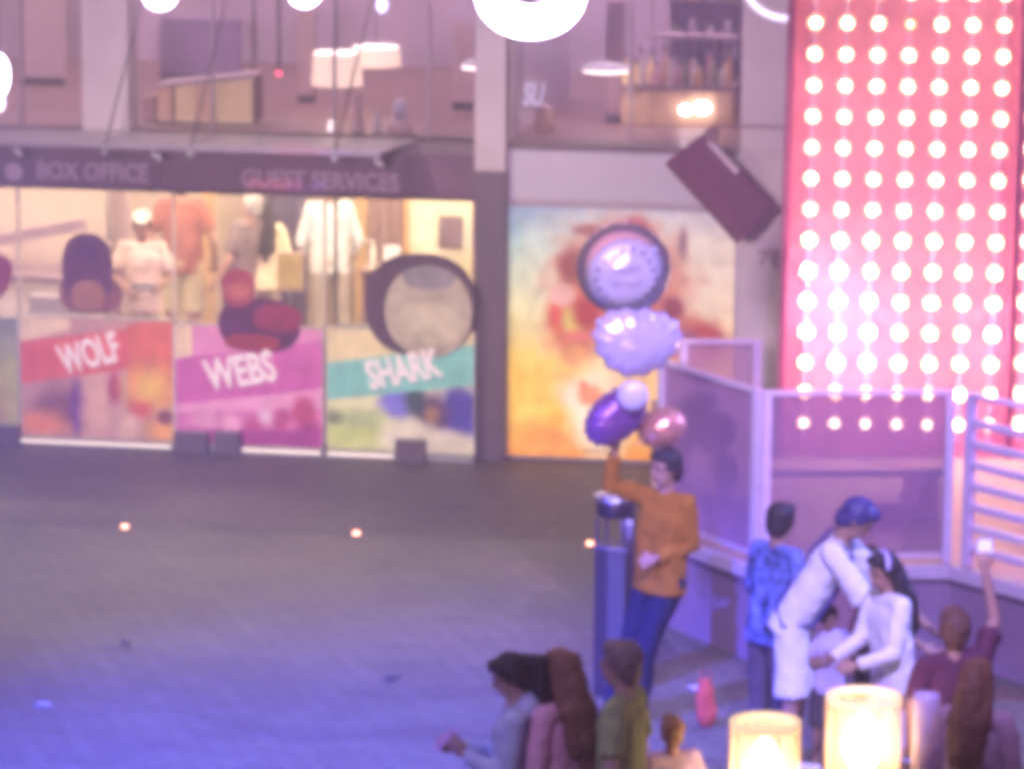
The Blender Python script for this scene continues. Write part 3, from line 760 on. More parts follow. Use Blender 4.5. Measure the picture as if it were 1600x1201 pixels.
for (cx, cy, wpx, d, lb) in ((947, 107, 76, .9, 'wide flat glowing pendant lamp in the right upper window'), (742, 102, 42, .9, 'small flat glowing pendant lamp half hidden by the middle pier')):
    x_, z_ = fp(cx, cy, d); r = wpx / 2 / 186
    t = fthing('pendant_lamp', lb, 'lamp', x_, d, z_, 'pendant lamps upstairs')
    MB().lathe([(r * .25, .05), (r * .7, .035), (r, .005), (r * .98, -.012)], 32, capb=True, capt=False).build('lamp_shade', m_white, t, True)
    MB().lathe([(r * .95, -.01), (r * .93, -.02), (r * .1, -.026)], 32).build('diffuser', emat('flat_diffuser', (1, .84, .72), 16), t, True)
    MB().tube([(0, 0, .05), (0, 0, 3)], .006, 6).build('cord', m_dark, t)
m_spot = emat('bar_spot', (1, .93, .9), 22)
for px, py, r, lb in ((1071, 172, .045, 'smaller of the two white bar lamps behind the bottles'), (1098, 169, .06, 'larger of the two white bar lamps behind the bottles')):
    x_, z_ = fp(px, py, 1.2)
    t = fthing('bar_lamp', lb, 'lamp', x_, 1.2, z_, 'white bar lamps')
    MB().ell((0, 0, 0), (r, r, r * .7)).build('globe', m_spot, t, True); MB().tube([(0, 0, 0.03), (0, 0, 3)], .006, 6).build('cord', m_dark, t)
for px, py, s_, lb in ((397, 117, .035, 'bright red standby light above the wooden cabinet'), (436, 115, .018, 'small red standby light right of the brighter one')):
    x_, z_ = fp(px, py, 1.0)
    t = fthing('indicator_lamp', lb, 'lamp', x_, 1.0, z_, 'red indicator lights')
    MB().ell((0, 0, 0), (s_, s_, s_ * .7)).build('lens', emat('red_led', (1, .02, .10), 14), t, True); MB().box(-.01, .01, 0, .02, 0, 2.5).build('hanger', m_dark, t)
# neon letters and bar clutter in the right window
x_, z_ = fp(815, 164, .5)
t = fthing('neon_sign', 'pale SU lettering glowing faintly in the right upper window', 'sign', x_, .5, z_)
text('lettering', 'SU', emat('neon_pale', (.75, .78, 1), .75), t, (0, 0, 0), .26, .19, extr=.005, shear=.25, bold=.006)
MB().box(.0, .2, .01, .02, -.04, -.03).build('sign_rail', m_dark, t); MB().box(-.01, .0, .01, .02, -.04, 2.3).build('hanger', m_dark, t)
x_ = fp(837, 210, .6)[0]
t = fthing('jar', 'wooden jar with a rounded lid left of the bar', 'jar', x_ + .07, .6, zu)
MB().lathe([(.06, 0), (.07, .01), (.07, .16), (.06, .17)], 18).build('jar_body', mat('ochre_jar', (.62, .42, .22), .4), t, True)
MB().lathe([(.055, .17), (.062, .185), (.05, .215), (.01, .235)], 18).build('jar_lid', mat('pink_lid', (.62, .40, .38), .5), t, True)
# back bar
xa, xb = fp(980, 210, 1.6)[0], fp(1150, 210, 1.6)[0]
t = fthing('bar_counter', 'warm timber bar counter in the right upper window', 'counter', xa, 1.2, zu)
fbox(t, 'counter_body', m_wood, 0, xb - xa, .05, .5, 0, .30); fbox(t, 'counter_top', m_dw, -.02, xb - xa + .02, 0, .54, .30, .33)
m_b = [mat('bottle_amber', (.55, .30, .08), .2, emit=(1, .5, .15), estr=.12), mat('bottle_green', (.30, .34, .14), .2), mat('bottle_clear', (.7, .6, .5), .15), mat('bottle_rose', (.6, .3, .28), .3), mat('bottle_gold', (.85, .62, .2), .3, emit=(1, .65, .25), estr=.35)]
nb = 15
names = ['amber', 'green', 'clear', 'rose coloured', 'gold']
pos = ['at the left end', 'second from the left', 'third from the left', 'fourth from the left', 'fifth from the left', 'sixth from the left', 'seventh from the left', 'in the middle', 'just right of the middle', 'sixth from the right', 'fifth from the right', 'fourth from the right', 'third from the right', 'second from the right', 'at the right end']
order = [4, 4, 2, 4, 3, 0, 2, 3, 1, 2, 0, 3, 1, 2, 0]
bsh = [[(.03, 0), (.032, .01), (.032, .13), (.012, .18), (.012, .23)], [(.04, 0), (.045, .01), (.045, .09), (.015, .13), (.014, .17)], [(.025, 0), (.028, .01), (.026, .18), (.010, .22), (.010, .28)]]
bmesh_cache = {}
for i in range(nb):
    k = (order[i], i % 3)
    t = fthing('bottle', '%s bottle %s of the row on the upstairs bar' % (names[order[i]], pos[i]), 'bottle', xa + (i + .5) * (xb - xa) / nb, 1.3 + .12 * (i % 2), zu + .33, 'bottles on the upstairs bar')
    if k not in bmesh_cache:
        bmesh_cache[k] = (MB().lathe(bsh[k[1]], 14).mesh('bottle_body', m_b[k[0]], True), MB().lathe([(.016, bsh[k[1]][-1][1]), (.016, bsh[k[1]][-1][1] + .025)], 10).mesh('cap', m_dark))
    for nm, me in zip(('bottle_body', 'cap'), bmesh_cache[k]):
        o = bpy.data.objects.new(nm, me); COL.objects.link(o); o.parent = t
# glass rack hanging over the bar
t = fthing('shelf', 'grey hanging rack of glasses above the upstairs bar', 'shelf', fp(1010, 60, 1.8)[0], 1.8, fp(1010, 60, 1.8)[1])
w = fp(1150, 60, 1.8)[0] - fp(1010, 60, 1.8)[0]
fbox(t, 'rack_board', mat('rack_board', (.42, .30, .34), .5), 0, w, 0, .3, .0, .03)
for k in range(9):
    MB().lathe([(.012, 0), (.006, -.05), (.03, -.09), (.034, -.16)], 12, (.05 + k * (w - .08) / 8, .1 + .05 * (k % 2), 0), capt=False).build('hanging_glass', mat('hanging_glass', (.55, .48, .55), .15, transp=.45), t, True)
for a in (.03, w - .03): MB().box(a, a + .015, .1, .115, .03, 2.0).build('hanger', m_dark, t)
t = fthing('shelf', 'tall dim shelf unit behind the upstairs bar', 'shelf', fp(1040, 120, 2.6)[0], 2.6, zu)
fbox(t, 'shelf_back', mat('dim_plum', (.28, .17, .24), .6), 0, .95, .2, .24, 0, 2.4)
for k in range(5):
    fbox(t, 'shelf_board', m_dw, 0, .95, 0, .2, .25 + k * .32, .27 + k * .32)
    for j in range(6):
        MB().box(.04 + j * .15, .10 + j * .15, .05, .12, .27 + k * .32, .27 + k * .32 + .1 + .12 * random.random()).build('shelved_box', m_b[(j * 3 + k) % 5] if (j + k) % 2 else m_iw2, t)
x_, z_ = fp(985, 158, .8)
t = fthing('tube_lamp', 'slim cream hanging strip right of the flat pendant lamp', 'lamp', x_, .8, z_)
MB().poly([(-.03, 0), (.03, 0), (.015, .24), (-.022, .24)], 0, .03).build('strip', mat('cream_strip', (.7, .55, .42), .5, emit=(1, .7, .5), estr=.3), t); MB().box(-.004, .004, .01, .02, .24, 2.2).build('cord', m_dark, t)
# white tableware along the sill
for px, h_, r_, lb in ((517, .09, .03, 'small glowing candle cup on the upstairs sill'), (560, .33, .05, 'pinkish figure shaped vase on the upstairs sill'), (590, .20, .03, 'pale narrow vase beside the pinkish one')):
    x_ = fp(px, 212, .3)[0]
    t = fthing('vase', lb, 'vase', x_, .3, zu)
    m = emat('candle_glow', (1, .85, .75), 3) if px == 517 else mat('pink_ceramic', (.68, .46, .46), .4) if px == 560 else mat('grey_ceramic', (.6, .56, .62), .4)
    MB().lathe([(r_, 0), (r_ * 1.1, h_ * .1), (r_ * .5, h_ * .5), (r_ * .65, h_ * .8), (r_ * .3, h_)], 16).build('vase_body', m, t, True)
    MB().lathe([(r_ * 1.2, 0), (r_ * 1.25, .006)], 16, (0, 0, -.001)).build('saucer', m_dark, t)

# ------------------------------------------------------------------ loudspeaker on the right pier
zsp = -.75
def fv(px, py, d):
    x, z_ = fac(px, py, d); return Vector((x, d, z_))
A, B, C_, D_ = fv(1052, 243, -.85), fv(1103, 205, -.55), fv(1214, 326, -.55), fv(1166, 370, -.85)
SP = fthing('loudspeaker', 'long purple loudspeaker tilted on an arm beside the bulb wall', 'loudspeaker', 0, 0, 0)
nrm = (B - A).cross(D_ - A).normalized()
if nrm.y > 0: nrm = -nrm
mb = MB(); back = -nrm * .16
mb.add([A, B, C_, D_, A + back, B + back, C_ + back, D_ + back], [(0, 1, 2, 3), (7, 6, 5, 4), (0, 4, 5, 1), (1, 5, 6, 2), (2, 6, 7, 3), (3, 7, 4, 0)])
mb.build('cabinet', mat('speaker_cabinet', (.20, .06, .15), .5, var=.12), SP, bevel=.012)
gA = [A.lerp(C_, .06), B.lerp(D_, .06), C_.lerp(A, .06), D_.lerp(B, .06)]
mb = MB(); mb.add([p + nrm * .002 for p in gA] + [p + nrm * .014 for p in gA], [(3, 2, 1, 0), (4, 5, 6, 7), (0, 1, 5, 4), (1, 2, 6, 5), (2, 3, 7, 6), (3, 0, 4, 7)])
mb.build('grille', mat('speaker_grille', (.24, .07, .18), .7, bump=.5, bscale=200), SP)
e0 = B.lerp(A, .16).lerp(C_.lerp(D_, .16), .10) + nrm * .022; e1 = B.lerp(A, .16).lerp(C_.lerp(D_, .16), .50) + nrm * .022
MB().bar(e0, e1, .05, .012, nrm).build('side_label_plate', mat('pale_strip', (.80, .66, .80), .4), SP, bevel=.003)
MB().bar(fv(1112, 196, -.5), fv(1228, 199, -.5), .018, .018).build('arm', mat('arm_plum', (.22, .1, .14), .5), SP)
MB().bar(fv(1228, 199, -.5), fv(1228, 199, -.121), .018, .018).build('arm', MATS['arm_plum'], SP)
MB().box(*(lambda v: (v.x - .03, v.x + .05, -.62, -.45, v.z - .08, v.z + .03))(fv(1112, 205, -.5))).build('bracket', MATS['arm_plum'], SP, bevel=.01)

# ------------------------------------------------------------------ hanging plaza lamps, top of the frame
CB = MB()
zl = 7.2
p = at_y(829, -10, 18.4)
t = thing('ring_lamp', 'big glowing white ring lamp hanging in front of the middle pier', 'lamp', p)
R = .185; r = .073
MB().tube([(R * math.cos(2 * math.pi * k / 48), .0, .75 * R * math.sin(2 * math.pi * k / 48)) for k in range(48)], r, 14, closed=True).build('glowing_ring', emat('ring_glow', (.78, .68, 1.0), 60), t, True)
MB().tube([(0, 0, R * .75 + .06), (0, 0, zl - p.z)], .012).build('hanging_rod', m_dark, t)
for px, py, Y, r_, lb in ((250, -12, 19.5, .085, 'round white lantern globe at the upper left edge of the view'), (476, -14, 19.5, .08, 'round white lantern globe above the drum lamps')):
    p = at_y(px, py, Y)
    t = thing('globe_lamp', lb, 'lamp', p, 0, 'white globe lamps')
    MB().ell((0, 0, 0), (r_, r_, r_), n=24, m=14).build('globe', emat('globe_glow', (.76, .66, 1.0), 60), t, True)
    MB().lathe([(.03, r_ - .01), (.035, r_ + .02), (.01, r_ + .05)], 14).build('socket', m_dark, t)
    MB().tube([(0, 0, r_ + .04), (0, 0, zl - p.z)], .008).build('cord', m_dark, t)
p = at_y(-3, 118, 19.0)
t = thing('globe_lamp', 'tall oval white lamp cut by the left edge of the view', 'lamp', p, 0, 'white globe lamps')
MB().ell((0, 0, 0), (.05, .05, .10), n=20, m=14).build('globe', emat('globe_glow', (.76, .66, 1.0), 60), t, True)
MB().ell((0, 0, -.14), (.03, .03, .04), n=16, m=10).build('lower_bulb', emat('lower_bulb_glow', (.9, .75, 1.0), 3), t, True)
MB().tube([(0, 0, .09), (0, 0, zl - p.z)], .008).build('cord', m_dark, t)
p = at_y(597, 8, 21.0)
t = thing('globe_lamp', 'faint small lilac bulb between the drum lamps and the top edge', 'lamp', p, 0, 'white globe lamps')
MB().ell((0, 0, 0), (.035, .035, .045), n=16, m=10).build('globe', emat('faint_glow', (.6, .62, 1.0), 1.2), t, True)
MB().tube([(0, 0, .04), (0, 0, zl - p.z)], .006).build('cord', m_dark, t)
p = at_y(1215, -20, 22)
t = thing('arc_lamp', 'curved pale neon tube beside the bulb wall at the top', 'lamp', p)
MB().tube([(-.20 + .26 * (1 - math.cos(a)), 0, .06 - .24 * math.sin(a)) for a in [k * math.pi / 2 / 12 for k in range(13)]], .02, 10).build('tube', emat('arc_glow', (.95, .8, 1), .9), t, True)
MB().tube([(-.2, 0, .06), (-.2, 0, zl - p.z)], .01).build('hanging_rod', m_dark, t)

# ------------------------------------------------------------------ stage platform
PH = .65
PA, PB_, PC, PD = at_z(1018, 820, PH), at_z(1180, 882, PH), at_z(1487, 880, PH), at_z(1680, 934, PH)
poly = [PA, PB_, PC, PD, Vector((9, PD.y, PH)), Vector((9, 29.6, PH)), Vector((PA.x + .15, 29.6, PH))]
m_wallp = mat('platform_render', (.27, .17, .24), .7, var=.12, scale=3, bump=.2, bscale=40)
tag(MB().prism([(p.x, p.y) for p in poly], 0.0, PH - .06).build('platform_wall', m_wallp), kind='structure')
tag(MB().prism([(p.x, p.y) for p in poly], PH - .057, PH).build('platform_floor', mat('platform_deck', (.42, .26, .30), .5, var=.1, scale=6)), kind='structure')
m_cope = mat('coping_stone', (.62, .5, .56), .5, var=.08)
def off(a, b, o):
    d = (b - a).normalized(); n = Vector((d.y, -d.x, 0)); return n * o
for a, b in ((PA, PB_), (PB_, PC), (PC, PD)):
    n = off(a, b, .03)
    tag(MB().bar(a + n + Vector((0, 0, -.045)) + (b - a).normalized() * .01, b + n + Vector((0, 0, -.045)) - (b - a).normalized() * .01, .058, .09).build('platform_coping', m_cope, bevel=.006), kind='structure')

m_railp = mat('rail_paint', (.66, .55, .68), .35, var=.06)
def panel_mat(name, col, tr):
    return mat(name, col, .55, transp=tr, var=.08, scale=4)
RH = 1.10
inset = .06
def railing(label, a, b, pm_, mid=False, top_w=.045, post_a=True, post_b=True, nslat=0, group='white painted stage railings'):
    d = (b - a); Lg = d.length; ang = math.atan2(d.y, d.x)
    t = thing('railing', label, 'railing', Vector((a.x, a.y, PH)), ang, group)
    if post_a: MB().box(0, .055, -.03, .03, 0, RH).build('post', m_railp, t, bevel=.004)
    if post_b: MB().box(Lg - .055, Lg, -.03, .03, 0, RH).build('post', m_railp, t, bevel=.004)
    MB().box(.0, Lg, -.034, .034, RH + .001, RH + .032).build('top_rail', m_railp, t, bevel=.006)
    if nslat:
        for k in range(nslat):
            zz = .09 + k * (RH - .14) / nslat
            MB().box(.058, Lg - .058, -.022, .022, zz, zz + .05).build('rail_slat', m_railp, t, bevel=.006)
    else:
        MB().box(.057, Lg - .057, -.02, .02, .03, .06).build('bottom_rail', m_railp, t)
        MB().box(.058, Lg - .058, -.006, .006, .062, RH - .002).build('infill_panel', pm_, t)
        if mid: MB().box(.057, Lg - .057, .008, .035, .56, .60).build('mid_rail', m_railp, t)
    return t
n1 = -off(PA, PB_, inset); n2 = -off(PB_, PC, inset); n3 = -off(PC, PD, inset)
railing('sloping side railing with a purple infill panel behind the balloon seller', PA + n1, PB_ + n1 - (PB_ - PA).normalized() * .08, panel_mat('side_infill', (.46, .24, .40), .08), post_a=True)
railing('front railing with a see through panel below the bulb wall', PB_ + n2 + Vector((.04, 0, 0)), PC + n2, panel_mat('front_infill', (.27, .16, .29), .42), mid=True)
railing('railing of broad horizontal slats at the right edge', PC + n3 + (PD - PC).normalized() * .05, PD + n3, None, nslat=7)
ra = at_z(1062, 553 + 228 * 1.0, PH); ra = at_y(1062, 556, 26.0); rb = at_y(1189, 553, 26.0)
railing('rear railing seen above the sloping side railing', Vector((ra.x, 26.0, PH)), Vector((rb.x, 26.0, PH)), panel_mat('rear_infill', (.48, .28, .36), .5))
# equipment on the stage
xa = at_y(1336, 800, 25.3)
zt = at_y(1370, 784, 25.3).z
t = thing('equipment_case', 'plum equipment case with a pale lid edge behind the front railing', 'case', Vector((at_y(1336, 850, 25.3).x, 25.3, PH)))
w = at_y(1412, 850, 25.3).x - at_y(1336, 850, 25.3).x
MB().box(0, w, 0, .3, 0.02, zt - PH - .02).build('case_body', mat('case_plum', (.22, .12, .2), .6), t, bevel=.01)
MB().box(-.005, w + .005, -.01, .31, zt - PH - .018, zt - PH).build('lid', mat('case_lid', (.6, .4, .5), .5), t)
for a in (.03, w - .07): MB().box(a, a + .04, .02, .06, 0, .02).build('foot', m_dark, t)
t = thing('folded_cloth_box', 'pink box right of the plum case behind the front railing', 'box', Vector((at_y(1414, 850, 25.5).x, 25.5, PH)))
t.name = 'pink_box'
w = at_y(1464, 850, 25.5).x - at_y(1414, 850, 25.5).x
MB().box(0, w, 0, .25, 0, .26).build('box_body', mat('pink_card', (.72, .38, .46), .6), t, bevel=.008)
MB().box(-.006, w + .006, -.006, .256, .26, .28).build('box_lid', MATS['pink_card'], t)

# ------------------------------------------------------------------ bulb walls
m_red = mat('bulb_wall_red', (.86, .25, .33), .55, var=.12, scale=5, coat=.2)
m_strip = mat('bulb_channel', (.80, .34, .52), .6, var=.06)
m_bfr = mat('bulb_wall_frame', (.55, .10, .22), .45)
BY = 27.4
BW = .98
c0 = at_y(1258, 568, BY); c6 = at_y(1549, 574, BY)
pitch = (c6.x - c0.x) / 6
top0 = at_y(1275, 37, BY)
vp = (top0.z - c0.z) / 11
bulb_b = MB().ell((0, 0, 0), (.022, .030, .022), n=16, m=10)
mW = [emat('bulb_white', (1.0, .82, .60), 40), emat('bulb_warm', (1.0, .74, .40), 92), emat('bulb_hot', (1.0, .80, .84), 190), emat('bulb_dim', (1.0, .60, .28), 7)]
bulb_me = []
for m in mW:
    me = bulb_b.mesh('bulb', m, True); bulb_me.append(me)
soc_v = MB().lathe([(.018, .030), (.038, .034), (.056, .046), (.058, .050), (.052, .050)], 20, capb=False, capt=False)
soc_v.v = [Vector((p.x, -p.z + .058, p.y)) for p in soc_v.v]
soc_me = soc_v.mesh('halo_dish', mat('dish_cream', (.62, .34, .24), .5, var=.05), True)  # dishes added behind the bulbs to stand in for their warm halos
def bulb_wall(label, cols, x_left, wl, wr, dim=False):
    zb0 = c0.z - 2 * vp; nrow = 20
    t = thing('bulb_wall', label, 'light wall', Vector((x_left, BY + .06, PH)), 0, 'walls of light bulbs')
    t.rotation_euler = (0, math.radians(.55), 0)
    W = (cols - 1) * pitch; H = nrow * vp
    MB().box(-wl, W + wr, .05, .13, 0, H + .3).build('backing_panel', m_red, t)
    MB().box(-wl - .05, -wl - .002, -.02, .15, 0, H + .34).build('frame_stile', m_bfr, t, bevel=.006)
    MB().box(W + wr + .002, W + wr + .05, -.02, .15, 0, H + .34).build('frame_stile', m_bfr, t, bevel=.006)
    MB().box(-wl, W + wr, -.02, .15, H + .302, H + .34).build('frame_rail', m_bfr, t)
    sm = MB().box(-.018, .018, .024, .049, .12, H + .2).mesh('bulb_channel', m_strip)
    for c in range(cols):
        o = bpy.data.objects.new('bulb_channel', sm); COL.objects.link(o); o.parent = t; o.location = (c * pitch, 0, 0)
    for rr in range(nrow):
        for c in range(cols):
            zz = zb0 - PH + rr * vp
            k = 0
            if not dim:
                if rr <= 1: k = 1 if rr == 1 else 0
                if 2 <= rr <= 6: k = 1
                if (2 <= rr <= 5 and c <= 2 and (rr, c) not in ((5, 2), (2, 0))) or (rr == 3 and c == 6): k = 2
                if (rr, c) == (13, 3): k = 3
            else: k = 1 if rr < 6 else 0
            o = bpy.data.objects.new('bulb', bulb_me[k]); COL.objects.link(o); o.parent = t
            o.location = (c * pitch, -.012, zz)
            o2 = bpy.data.objects.new('halo_dish', soc_me); COL.objects.link(o2); o2.parent = t; o2.location = (c * pitch, 0, zz)
    return t
xl_ = c0.x + .0
BWALL = bulb_wall('tall red wall of glowing bulbs behind the front railing', 7, c0.x, at_y(1300, 568, BY).x - at_y(1276, 568, BY).x + .03, .13)
xr_ = at_y(1597, 574, BY).x
bulb_wall('second red bulb wall cut by the right edge of the view', 3, xr_ + .0, .06, .1, True)

# ------------------------------------------------------------------ litter bin beside the seller
def head_at(px, py, h):
    v = (py - 600.5) / FPX
    d = ray(px, py); t_ = (CAM_H - h) / -d.z
    p = Vector((0, 0, CAM_H)) + d * t_
    return Vector((p.x, p.y, 0))
p = head_at(962, 770, 1.28)
t = thing('litter_bin', 'tall dark litter bin with a shiny steel hood beside the balloon seller', 'bin', p, math.radians(-18))
MB().box(-.10, .11, -.12, .12, 0, .96).build('bin_body', mat('bin_black', (.03, .02, .03), .4), t, bevel=.012)
MB().box(-.012, .105, -.135, -.121, .05, .95).build('front_panel', mat('bin_grey', (.08, .07, .08), .5), t, bevel=.006)
MB().bar((-.02, -.14, .955), (.12, -.14, .955), .02, .012).build('panel_trim', m_steel, t)
for a in (-.085, .085):
    for b in (-.1, .1): MB().box(a - .008, a + .008, b - .008, b + .008, .96, 1.14).build('hood_post', m_dark, t)
MB().lathe([(.115, 1.14), (.12, 1.15), (.122, 1.235), (.118, 1.24)], 32).build('hood_ring', mat('hood_dark', (.05, .03, .05), .35, .5), t, True)
MB().lathe([(.135, 1.242), (.14, 1.25), (.13, 1.272), (.05, 1.28), (.01, 1.281)], 32).build('hood_top', mat('hood_steel', (.75, .76, .74), .25, .9), t, True)
p2 = p + Vector((.105, -.09, .0))
t = thing('paper_cup', 'striped drink cup with a white lid by the litter bin', 'cup', Vector((p.x + .07, p.y - .08, .965)))
MB().lathe([(.028, 0), (.036, .13)], 20).build('cup_body', mat('cup_grey', (.30, .26, .34), .5), t, True)
MB().lathe([(.039, .13), (.039, .142), (.032, .16)], 20).build('lid', m_white, t, True)

# ------------------------------------------------------------------ people
SK = [mat('skin_light', (.50, .30, .24), .55, var=.05), mat('skin_tan', (.36, .20, .15), .55, var=.05), mat('skin_dark', (.22, .12, .09), .55, var=.05)]
def cloth(name, col, var=.12): return mat(name, col, .85, var=var, scale=14, bump=.25, bscale=90, spec=.2)
m_eye = mat('eye_dark', (.02, .015, .02), .3)
m_lip = mat('lips', (.34, .12, .11), .5)
def rx(a): return Matrix.Rotation(a, 3, 'X')
def ry(a): return Matrix.Rotation(a, 3, 'Y')
def rzm(a): return Matrix.Rotation(a, 3, 'Z')
def person(label, pos, H, yaw, top, bottom, hair, skin=0, lean=0.0, roll=0.0, head=(0, 0), joints=None, shoes=None, voxel=.012, group=None, hands=True, seated=False, hood=False):
    """pos: ground point under the pelvis; the figure faces -Y when yaw = 0.  joints override single joints, in metres at stature 1.75"""
    k = H / 1.75
    t = thing('person', label, 'person', pos, yaw, group)
    J = dict(pel=(0, 0, .95), wai=(0, .0, 1.10), che=(0, .0, 1.30), nec=(0, .015, 1.47), hed=(0, -.01, 1.625),
             sl=(.158, .01, 1.43), sr=(-.158, .01, 1.43), el=(.235, .03, 1.14), er=(-.235, .03, 1.14), wl=(.245, -.07, .90), wr=(-.245, -.07, .90))
    LB = dict(hl=(.085, 0, .92), hr=(-.085, 0, .92), kl=(.10, -.015, .50), kr=(-.10, -.015, .50), al=(.10, .03, .085), ar=(-.10, .03, .085))
    J = {a: Vector(b) for a, b in J.items()}; LB = {a: Vector(b) for a, b in LB.items()}
    R = rx(lean) @ ry(roll)
    pv = J['pel'].copy()
    dz = 0
    if seated:
        dz = -.47
        LB.update(hl=Vector((.09, 0, .48)), hr=Vector((-.09, 0, .48)), kl=Vector((.11, -.42, .50)), kr=Vector((-.11, -.42, .50)), al=Vector((.11, -.40, .085)), ar=Vector((-.11, -.40, .085)))
    for a in J: J[a] = pv + R @ (J[a] - pv) + Vector((0, 0, dz))
    for a, b in (joints or {}).items():
        b = Vector(b)
        if a in J: J[a] = b
        else: LB[a] = b
    P = {**J, **LB}; P = {a: b * k for a, b in P.items()}
    HR = rzm(head[0]) @ rx(head[1])
    if lean: HR = HR
    hc = P['hed']
    def hp(x, y, z): return hc + HR @ (Vector((x, y, z)) * k)
    dirs = {}
    b = MB()
    b.ell(P['pel'], (.128 * k, .086 * k, .11 * k), R); b.ell(P['wai'], (.105 * k, .076 * k, .14 * k), R); b.ell(P['che'], (.125 * k, .078 * k, .16 * k), R)
    b.cap(P['sl'], P['sr'], .044 * k, .044 * k); b.cap(P['che'], P['nec'] - R @ Vector((0, 0, .02)) * k, .06 * k, .046 * k)
    b.cap(P['nec'] - Vector((0, 0, .03)), hp(0, .015, -.06), .052 * k, .048 * k)
    b.ell(hp(0, .008, .02), (.074 * k, .092 * k, .098 * k), HR); b.ell(hp(0, -.022, -.045), (.055 * k, .062 * k, .068 * k), HR)
    b.ell(hp(0, -.094, -.012), (.012 * k, .018 * k, .022 * k), HR)
    for s in (-1, 1): b.ell(hp(s * .077, .01, -.005), (.010 * k, .018 * k, .028 * k), HR)
    for s, S in (('l', 1), ('r', -1)):
        b.cap(P['h' + s], P['k' + s], .082 * k, .056 * k); b.cap(P['k' + s], P['a' + s], .054 * k, .038 * k)
        toe = P['a' + s] + Vector((S * .02, -.15, -.045)) * k
        b.cap(P['a' + s] + Vector((0, .03, -.04)) * k, toe, .036 * k, .032 * k)
        b.cap(P['s' + s], P['e' + s], .047 * k, .038 * k); b.cap(P['e' + s], P['w' + s], .037 * k, .025 * k)
        # hand: palm, four fingers curled forward, thumb off the side
        d = (P['w' + s] - P['e' + s]).normalized()
        side = d.cross(Vector((0, 1, 0)))
        if side.length < .2: side = Vector((1, 0, 0))
        side.normalize(); nn = side.cross(d).normalized()
        if nn.y > 0: nn = -nn
        w0 = P['w' + s]
        M3 = Matrix((side, nn, d)).transposed()
        b.ell(w0 + d * .05 * k, (.038 * k, .018 * k, .05 * k), M3)
        for q, ln in ((-1.5, .058), (-.5, .072), (.5, .068), (1.5, .052)):
            f0 = w0 + d * .085 * k + side * q * .0195 * k; f1 = f0 + (d * .8 + nn * .4).normalized() * ln * .55 * k + side * q * .003; f2 = f1 + (d * .35 + nn * .9).normalized() * ln * .5 * k
            b.tube([f0 - d * .01, f0, f1, f2], [.0095 * k, .0092 * k, .0085 * k, .0068 * k], 8)
        th = w0 + d * .03 * k - side * S * .03 * k
        b.tube([th, th - side * S * .028 * k + d * .03 * k, th - side * S * .030 * k + d * .058 * k + nn * .012], [.012 * k, .011 * k, .008 * k], 8)
    b.organic('body', SK[skin], t, voxel * .72, 2)
    for s in (-1, 1):
        MB().ell(hp(s * .031, -.076, .012), (.013 * k, .008 * k, .007 * k), HR, 10, 6).build('eye', m_eye, t, True)
        MB().ell(hp(s * .031, -.082, .034), (.020 * k, .006 * k, .0045 * k), HR, 10, 6).build('eyebrow', hair[1], t, True)
    MB().ell(hp(0, -.084, -.056), (.022 * k, .007 * k, .007 * k), HR, 12, 6).build('mouth', m_lip, t, True)
    # top
    kind, tm = top
    g = MB(); e = .012 * k
    lo_ = P['pel'] + R @ Vector((0, 0, .0)) * k; hi_ = P['che'] + R @ Vector((0, 0, .03)) * k
    for sx_ in (-.062, .062, 0):
        a_ = lo_ + R @ Vector((sx_, 0, 0)) * k; b_ = hi_ + R @ Vector((sx_ * 1.1, 0, 0)) * k
        g.tube([a_ - R @ Vector((0, 0, .09)) * k, a_, b_], [.112 * k, .108 * k, .096 * k], 14); g.ell(b_, (.096 * k,) * 3)
    g.cap(P['sl'], P['sr'], .058 * k, .058 * k); g.cap(P['che'], P['nec'] - R @ Vector((0, 0, .035)) * k, .085 * k, .056 * k)
    for s in 'lr':
        mid = P['s' + s].lerp(P['e' + s], .72 if kind == 'tee' else 1)
        g.ell(P['s' + s], (.060 * k,) * 3); g.tube([P['s' + s], mid], [.060 * k, (.070 if kind == 'tee' else .052) * k], 12); g.ell(mid, ((.04 if kind == 'tee' else .052) * k,) * 3)
        if kind in ('long', 'hoodie'): g.tube([mid, P['e' + s].lerp(P['w' + s], .95)], [.052 * k, .040 * k], 12)
    if kind == 'hoodie':
        g.ell(P['nec'] + R @ Vector((0, .07, -.01)) * k, (.11 * k, .07 * k, .08 * k), R)
    g.organic('shirt' if kind == 'tee' else 'jacket' if kind == 'hoodie' else 'top', tm, t, voxel, 3, fold=.03 * k, fscale=.08)
    # bottom
    kind, bmx = bottom
    g = MB()
    g.ell(P['pel'] if not seated else (P['hl'] + P['hr']) / 2, (.148 * k, .108 * k, .115 * k), R if not seated else None)
    for s in 'lr':
        if kind == 'skirt': continue
        if kind == 'shorts':
            kn = P['h' + s].lerp(P['k' + s], .95); g.ell(P['h' + s], (.092 * k,) * 3); g.tube([P['h' + s], kn], [.092 * k, .098 * k], 14)
        else:
            g.cap(P['h' + s], P['k' + s], .090 * k, .068 * k); g.tube([P['k' + s], P['a' + s] + Vector((0, 0, -.01)) * k], [.070 * k, .076 * k], 12)
    if kind == 'skirt':
        c = (P['hl'] + P['hr']) / 2; kk = (P['kl'] + P['kr']) / 2 - Vector((0, 0, .12)) * k
        g.cap(c, kk, .15 * k, .19 * k)
    g.organic({'shorts': 'shorts', 'skirt': 'skirt'}.get(kind, 'trousers'), bmx, t, voxel, 3, fold=.022 * k, fscale=.09)
    ms = shoes or m_white
